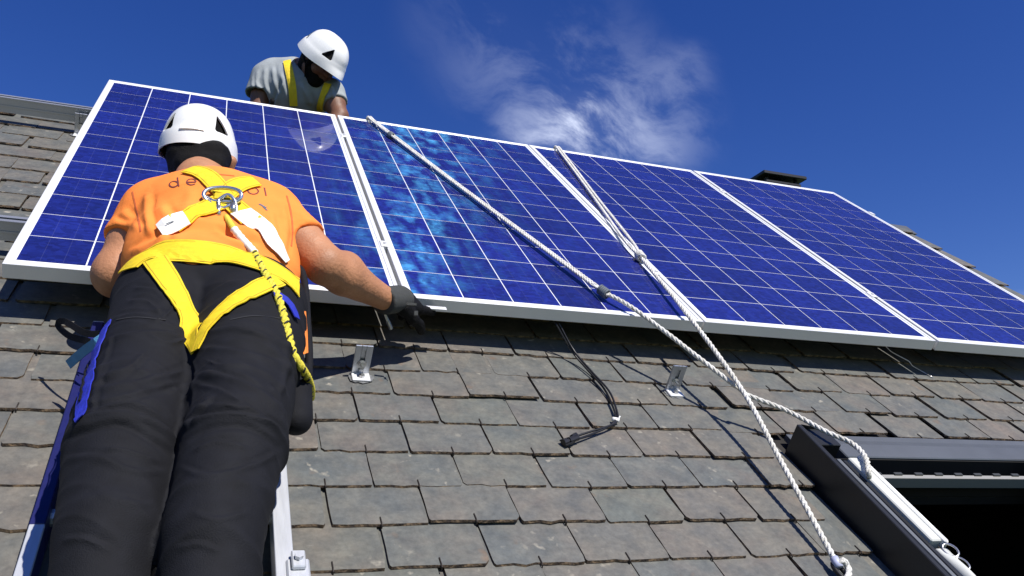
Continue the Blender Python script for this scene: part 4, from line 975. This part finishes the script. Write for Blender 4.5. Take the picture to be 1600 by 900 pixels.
# harness -----------------------------------------------------------------
M['ystitch'] = mat('ochre_stitching', (.42, .27, .01), .8)
def strap(name, path, wd, mt='yellow', parent=p1, label=None, **kw):
    b = MB(); H = ribbon(b, TB, path, wd, **kw); o = b.out(name, M[mt], parent, False, label=label)
    if mt == 'yellow':
        k2 = dict(kw); k2['off'] = kw.get('off', .004) + .0020; k2['th'] = .0007; k2['cross'] = 3; tp = kw.get('taper')
        for sg in (-1, 1):
            b = MB(); ribbon(b, TB, path, .0016, shift=sg * (wd * .5 - .005), **k2); q = b.out('strap_stitching', M['ystitch'], parent); q.parent = o
    return o
strap('harness_belt', [(201, 424), (215, 408), (240, 397), (275, 393), (310, 395), (350, 400), (390, 408), (425, 424), (450, 440), (464, 452)], .072, off=.005, smooth=6, cross=9)
strap('leg_strap', [(243, 408), (262, 438), (284, 478), (300, 515), (309, 548)], .050, off=.005, taper=(1, 1, .95, .8, .45), smooth=6, cross=7)
strap('leg_strap', [(432, 440), (400, 455), (366, 474), (338, 498), (320, 524), (310, 550)], .046, off=.006, taper=(.9, 1, .95, .8, .45), smooth=6, cross=7)
strap('shoulder_strap', [(352, 308), (338, 290), (322, 274), (306, 268), (296, 266)], .050, off=.004)
strap('shoulder_strap', [(352, 306), (368, 292), (388, 286), (400, 285)], .050, off=.004)
strap('back_strap', [(345, 318), (318, 330), (290, 343), (272, 351)], .056, off=.005)
strap('label_glare_strap', [(292, 341), (278, 347), (264, 354), (253, 361)], .054, 'plain_white', off=.0052, taper=(1, 1, .95, .8))
strap('back_strap', [(358, 318), (378, 334), (394, 348)], .054, off=.005)
strap('label_glare_strap', [(376, 333), (394, 346), (414, 364), (432, 386), (446, 410)], .056, 'plain_white', off=.0058, taper=(1, 1, .9, .7, .3))  # white laid over the right webbing for its sun-blown glare
b = MB()
for pth in ([(261, 353), (270, 349)],): ribbon(b, TB, pth, .0025, off=.0086, th=.0006, step=.003, smooth=1, cross=3)
q = b.out('strap_print', M['knot'], p1)
# steel back plate, ring and snap hook
Pp, nn = hit(TB, 350, 313); nn = WN * .5 - CF * .7; nn /= np.linalg.norm(nn); ux = CR - nn * (CR @ nn); ux /= np.linalg.norm(ux); uy = np.cross(ux, nn); 
uy = uy if (uy @ CD) < 0 else -uy
def LP(x, y, z): return Pp + ux * x * 1.28 + uy * y * 1.22 + nn * z
b = MB()
for s_, rr_ in ((1.0, .0035),):
    b.tube([LP(.034 * math.cos(a), .021 * math.sin(a) + .002, .016 + .004 * math.cos(2 * a)) for a in np.linspace(0, 2 * math.pi, 28)[:-1]], .0052, 8, closed=True)
b.tube([LP(-.034, .0, .016), LP(-.015, -.012, .018), LP(.014, -.012, .018), LP(.034, .0, .016)], .0045, 8)
b.tube([LP(-.025, -.008, .018), LP(-.012, -.026, .022), LP(.008, -.030, .024), LP(.022, -.018, .022), LP(.026, -.004, .018)], .0046, 8)
b.out('dorsal_ring', M['steelring'], p1, True)
b = MB(); b.box((-.022, -.010, 0), (.022, .012, .012), bev=.004, R=np.stack([ux, uy, nn], 1), o=Pp + nn * .006); b.out('back_plate', M['yellow'], p1)
car = thing('carabiner', 'steel snap hook hanging from the ring on the orange worker\'s back', 'carabiner', LP(.01, -.03, .024))
b = MB(); cc_ = [LP(-.004, -.012, .026), LP(-.001, -.030, .027), LP(.003, -.058, .028), (LP(.010, -.066, .029)), LP(.022, -.066, .029), LP(.031, -.050, .028), LP(.030, -.028, .027), LP(.022, -.008, .026), LP(.010, .000, .026)]
b.tube(catmull(cc_ + [cc_[0]], .004)[:-1], .0042, 8, closed=True); b.tube([LP(-.002, -.026, .0275), LP(.002, -.050, .0282)], .0062, 8); b.out('hook_body', M['steelring'], car, True)
b = MB(); b.tube([LP(.026, -.040, .0282), LP(.024, -.020, .027)], .0075, 10); b.out('gate', M['bolt'], car, True)
# lanyard
lan = thing('lanyard', 'yellow and black lanyard rope running down the right side of the orange worker', 'lanyard', LP(.03, -.06, .03))
def off_pt(x, y, o):
    P, n_ = hit(TB, x, y)
    return (P - CF * o) if P is not None else S(x, y, 1.9)
lp = [LP(.016, -.052, .030), off_pt(368, 356, .020), off_pt(382, 374, .018), off_pt(400, 394, .016), off_pt(408, 408, .018), off_pt(420, 430, .018), off_pt(436, 458, .018), off_pt(447, 490, .020), off_pt(455, 520, .022), off_pt(465, 555, .024)]
z_ = (lp[-1] - CC) @ CF; lp += [S(476, 582, z_ + .02), S(485, 604, z_ + .09), S(486, 625, z_ + .2)]
LPth = catmull(lp, .004); i0, i1 = 0, next(i for i, q in enumerate(LPth) if px(q)[1] > 358); i2 = next(i for i, q in enumerate(LPth) if px(q)[1] > 396)
b = MB(); b.tube(LPth[:i1 + 2], .0072, 10); b.out('rope_eye', M['lan'], lan, True)
b = MB(); b.tube(LPth[i1:i2], [.0095 - .0015 * abs(math.sin(i * .9)) for i in range(i2 - i1)], 10); b.out('sleeve', M['plain_white'], lan, True)
b = MB(); twisted(b, LPth[i2 - 2::6], .0082, pitch=.05); b.out('rope', M['lan'], lan, True)
b = MB(); sub_ = LPth[i2:]
for k in range(3, len(sub_) - 8, 9):
    for s_ in range(2):
        c_ = sub_[k + s_ * 3]; t_ = sub_[k + s_ * 3 + 1] - sub_[k + s_ * 3]; t_ /= np.linalg.norm(t_) + 1e-9; a_ = -CF; a_ = a_ - t_ * (a_ @ t_); a_ /= np.linalg.norm(a_); bb = np.cross(t_, a_)
        b.tube([c_ + .0074 * (a_ * math.cos(q) + bb * math.sin(q)) + t_ * q * .006 for q in np.linspace(-1.2 + s_ * 1.4, -.1 + s_ * 1.4, 6)], .0022, 5)
b.out('black_fleck', M['lanfleck'], lan, True)
# right hip: hanging shirt tail, tool pouch, straps
def flap(name, pts, z, th, mt, parent=p1):
    """a stiff hanging piece with real thickness; outline in pixels at depth z, thickness along the line of sight"""
    V = [S(x, y, z(x, y) if callable(z) else z) for x, y in pts]; n = len(V); V2 = [v + CF * th for v in V]; c1 = sum(V) / n - CF * .008
    return part(name, V + V2 + [c1], [(i, (i + 1) % n, 2 * n) for i in range(n)] + [tuple(n + i for i in range(n))[::-1]] + [((i + 1) % n, i, n + i, n + (i + 1) % n) for i in range(n)], M[mt], parent, False)
flap('shirt_tail', [(452, 448), (466, 452), (474, 480), (477, 520), (478, 552), (470, 556), (462, 520), (454, 486)], lambda x, y: 1.84 - (y - 450) * .0012, .02, 'orange')
V, F = solid([cap(S(466, 585, 1.64), S(463, 655, 1.53), .026, .030, flat=(CF, .9), k=.02), cap(S(470, 600, 1.68), S(470, 650, 1.60), .018, .018, k=.02), cap(S(452, 560, 1.70), S(450, 640, 1.58), .03, .03, k=.02)], .005, 2); part('tool_pouch', V, F, M['black'], p1, True)
b = MB(); b.tube(catmull([S(462, 415, 2.0), S(472, 425, 1.98), S(477, 450, 1.93), S(480, 500, 1.84), S(483, 550, 1.77), S(481, 600, 1.70)], .01), .0085, 8); b.out('pouch_cord', M['black'], p1, True)
b = MB(); ribbon(b, TB, [(425, 462), (440, 466), (452, 478), (460, 500)], .02, off=.006); b.out('blue_strap', M['stripe'], p1)
# left side: blue stripe with a zip, hanging loop and strap end
b = MB(); ribbon(b, TB, [(172, 505), (160, 530), (148, 565), (138, 600), (126, 655)], .030, off=.003, taper=(.6, 1, 1, 1, .5)); o = b.out('side_stripe', M['stripe'], p1)
b = MB(); ribbon(b, TB, [(143, 570), (136, 600), (130, 630)], .004, off=.0065); b.out('zip', M['black'], p1)
M['teal'] = mat('light_blue_webbing', (.06, .22, .42), .6, noise=.1, nscale=50, bump=.3, bscale=500)
b = MB(); zz = 1.80
def band3(b, pts, wd, th=.003):
    P = catmull(pts, .01)
    for i in range(len(P) - 1):
        pass
    T = np.gradient(np.array(P), axis=0); V = []; F = []
    for i, p in enumerate(P):
        s_ = np.cross(T[i], CF); s_ /= np.linalg.norm(s_)
        for a_, c_ in ((-.5, 0), (.5, 0), (.5, 1), (-.5, 1)): V.append(p + s_ * wd * a_ + CF * th * c_)
    for i in range(len(P) - 1):
        for c in range(4): a = i * 4; F.append((a + c, a + (c + 1) % 4, a + 4 + (c + 1) % 4, a + 4 + c))
    F.append((3, 2, 1, 0)); e = (len(P) - 1) * 4; F.append((e, e + 1, e + 2, e + 3)); b.add(V, F)
band3(b, [S(166, 524, 1.76), S(150, 535, 1.75), S(130, 549, 1.77), S(106, 570, 1.80)], .020); b.out('strap_end', M['teal'], p1)
b = MB(); band3(b, [S(160, 522, 1.79), S(132, 520, 1.80), S(100, 502, 1.84), S(90, 508, 1.86), S(108, 525, 1.83), S(140, 534, 1.79)], .014); b.out('hanging_loop', M['black'], p1)
b = MB(); band3(b, [S(150, 560, 1.78), S(110, 560, 1.86), S(78, 590, 1.92), S(92, 610, 1.90), S(140, 590, 1.80)], .010)
M['stitch'] = mat('grey_stitching', (.02, .02, .024), .9)
for pth in ([(360, 500), (395, 494), (440, 498)], [(182, 500), (214, 496), (258, 500)]):
    b = MB(); ribbon(b, TB, pth, .0022, off=.0006, th=.0006, step=.006, smooth=1, cross=3); b.out('stitching', M['stitch'], p1)
# glove on the right hand
GL = hand_prims(wrR + hdR * .012, hdR + np.array((0, 0, -.15)), (-.1, .35, -1.0), (.05, .62, .78, .85), 1.10, -1, extra=.0028, thumb_out=.4)
V, F = solid(GL, .0032, 1); V = lumps(V, F, .0008, 260, 4); gl = part('glove', V, F, M['glove'], p1, True)
V, F = solid([cap(wrR - hdR * .018, wrR + hdR * .046, .043, .043, flat=((0, .3, 1), 1.15), k=.01, cut=(wrR - hdR * .022, -hdR))], .004, 1); part('cuff', V, F, M['cuff'], gl, True)
b = MB(); c0 = wrR + hdR * .05 - CF * .036 + CD * .022; 
b.box((-.013, -.004, -.003), (.013, .004, .003), bev=.001, R=np.stack([ux, uy, nn], 1), o=S(643, 476, 2.19)); b.box((-.005, -.007, -.003), (.005, .007, .003), bev=.001, R=np.stack([ux, uy, nn], 1), o=S(650, 490, 2.19)); b.out('glove_tab', M['cuff'], gl)
b = MB(); q0, q1 = at(664, 481, .004), at(695, 478, .004); 
b.box((-.004, -.012, -.0045), (.055, .004, .0015), bev=.001, o=at(668, 479, -.010)); tb = b.out('metal_strip', M['alu'], None, base=at(680, 480, -.01)); setp(tb, 'short bright metal strip poking out beyond the black glove below the panel frame', 'metal strip')
b = MB(); b.tube([S(600, 486, 2.30), S(606, 502, 2.31)], .0042, 8); b.tube([S(606, 502, 2.31), S(611, 514, 2.32)], .0058, 8); sk = b.out('bolt_rod', M['bolt'], None, base=S(605, 500, 2.31)); setp(sk, 'thin grey metal rod hanging below the wrist of the gloved hand', 'rod')

# ---- the worker behind the ridge -----------------------------------------
p2 = thing('person', 'worker in a grey shirt and yellow harness bending over the ridge behind the panels', 'person', (.85, 2.25, -1.2))
ZC = 4.40
up2 = .66 * CR - .72 * CD - .20 * CF; fw2 = .66 * CR + .62 * CD - .42 * CF
hc2 = S(499, 95, 4.33)
nk2 = S(466, 112, 4.44); ch2 = S(462, 150, 4.42); sL2 = S(418, 122, 4.42); sR2 = S(516, 145, 4.40); eL2 = S(400, 178, 4.34); eR2 = S(531, 182, 4.32)
w0 = np.array((0, .12, -1.)); be2 = ch2 + w0 * .32; hp2 = ch2 + w0 * .50
wL2 = eL2 + np.array((.12, -.10, -.10)); wR2 = eR2 + np.array((-.06, -.12, -.12))
legs = []
for s_ in (-1, 1):
    h_ = hp2 + np.array((s_ * .09, .02, 0)); k2 = h_ + np.array((0, -.02, -.42)); a2 = k2 + np.array((0, .06, -.42)); legs += [(h_, k2, a2)]
pr = head_prims(hc2, up2, fw2) + [cap(nk2, hc2 - up2 * .04 / np.linalg.norm(up2), .062, .058, k=.03), cap(nk2, ch2, .07, .12, flat=((0, 1, .3), 1.3)), cap(ch2, hp2, .14, .13, flat=((0, 1, 0), 1.4)), cap(sL2, sR2, .055, k=.05)]
pr += arm(sL2, eL2, wL2) + arm(sR2, eR2, wR2) + hand_prims(wL2, (.3, -.5, .6), (0, -.6, -.6), (.6, .6, .6, .6), .95) + hand_prims(wR2, (-.2, -.5, .6), (0, -.6, -.6), (.6, .6, .6, .6), .95, -1)
for h_, k2, a2 in legs: pr += [cap(h_, k2, .08, .055), cap(k2, a2, .055, .04)]
V, F = solid(pr, .0068, 1); part('body', V, F, M['skin2'], p2, True)
eLe, eRe = lerp(sL2, eL2, .52), lerp(sR2, eR2, .50)
sh = [cap(nk2 - up2 * .02, ch2, .085, .14, flat=((0, 1, .3), 1.35), k=.05), cap(ch2, be2, .165, .155, flat=((0, 1, 0), 1.4), k=.04), cap(sL2, sR2, .070, k=.06), cap(sL2, lerp(sL2, eL2, .7), .083, .088, k=.03, cut=(eLe, eL2 - sL2)), cap(sR2, lerp(sR2, eR2, .7), .070, .068, k=.03, cut=(eRe, eR2 - sR2)),
    cap(S(432, 112, 4.44), S(455, 112, 4.44), .072, k=.04),
    dict(a=eLe, b=eL2, ra=.07, rb=.07, sub=True, cut=(lerp(sL2, eL2, .45), sL2 - eL2)), dict(a=nk2, b=hc2, ra=.064, rb=.064, sub=True, cut=(nk2, nk2 - hc2))]
V, F = solid(sh, .0062, 1)
V = folds(V, F, [([(405, 108), (400, 128), (412, 150)], 3, .006), ([(415, 105), (414, 130), (424, 155)], 3, .007), ([(426, 102), (428, 125), (436, 150)], 3, .006), ([(396, 118), (394, 135), (402, 150)], 2.5, .005), ([(438, 112), (445, 140), (450, 160)], 3.5, .008), ([(470, 130), (480, 150), (485, 165)], 4, .010), ([(518, 130), (520, 145), (524, 158)], 2.5, .008), ([(440, 125), (430, 150), (425, 165)], 3, -.008)])
V = lumps(V, F, .0030, 34, 11); part('shirt', V, F, M['grey'], p2, True); T2 = BVHTree.FromPolygons([tuple(v) for v in V], [tuple(int(i) for i in f) for f in F])
V, F = solid([cap(be2, hp2, .15, .15, flat=((0, 1, 0), 1.3))] + [c for h_, k2, a2 in legs for c in (cap(h_, k2, .105, .08), cap(k2, a2, .08, .065))], .009, 1); part('trousers', V, F, M['black'], p2, True)
for h_, k2, a2 in legs:
    V, F = solid([cap(a2, a2 + np.array((0, 0, -.06)), .05, .05), cap(a2 + np.array((0, .02, -.07)), a2 + np.array((0, -.10, -.08)), .045, .04)], .009, 1); part('boot', V, F, M['brown'], p2, True)
helmet(p2, hc2 + up2 * .008, up2, fw2, 1.02, False)
V, F = solid([cap(hc2 - fw2 * .01, hc2, .086, flat=(np.cross(fw2, up2), 1.08)), cap(hc2 - fw2 * .04 - up2 * .03, hc2 - fw2 * .035 - up2 * .06, .055, k=.03)], .006, 1); part('hair', V, F, M['hair'], p2, True)
V, F = solid([cap(hc2 + fw2 * .03 - up2 * .05 + np.cross(fw2, up2) * s_ * .045, hc2 + fw2 * .06 - up2 * .085, .030, .030, k=.03) for s_ in (-1, 1)] + [cap(hc2 + fw2 * .055 - up2 * .085, hc2 + fw2 * .02 - up2 * .075, .034, .04, k=.03)], .005, 1); V = lumps(V, F, .002, 150, 5); part('beard', V, F, M['hair'], p2, True)
for path, wd in (([(449, 96), (452, 112), (457, 135), (459, 165)], .040), ([(513, 132), (508, 145), (503, 160), (500, 174)], .038)):
    b = MB(); ribbon(b, T2, path, wd, off=.006, th=.003, step=.02); b.out('harness_strap', M['yellow'], p2)
b = MB(); q = at(425, 160, .004); b.tube([q + (0, .03, -.02), q + (0, .0, .008), q + (0, -.022, .010)], [.013, .012, .010], 8); gk = b.out('glove_finger', M['glove'], p2, True)

print('slates', nslate, 'hooks', nhook)
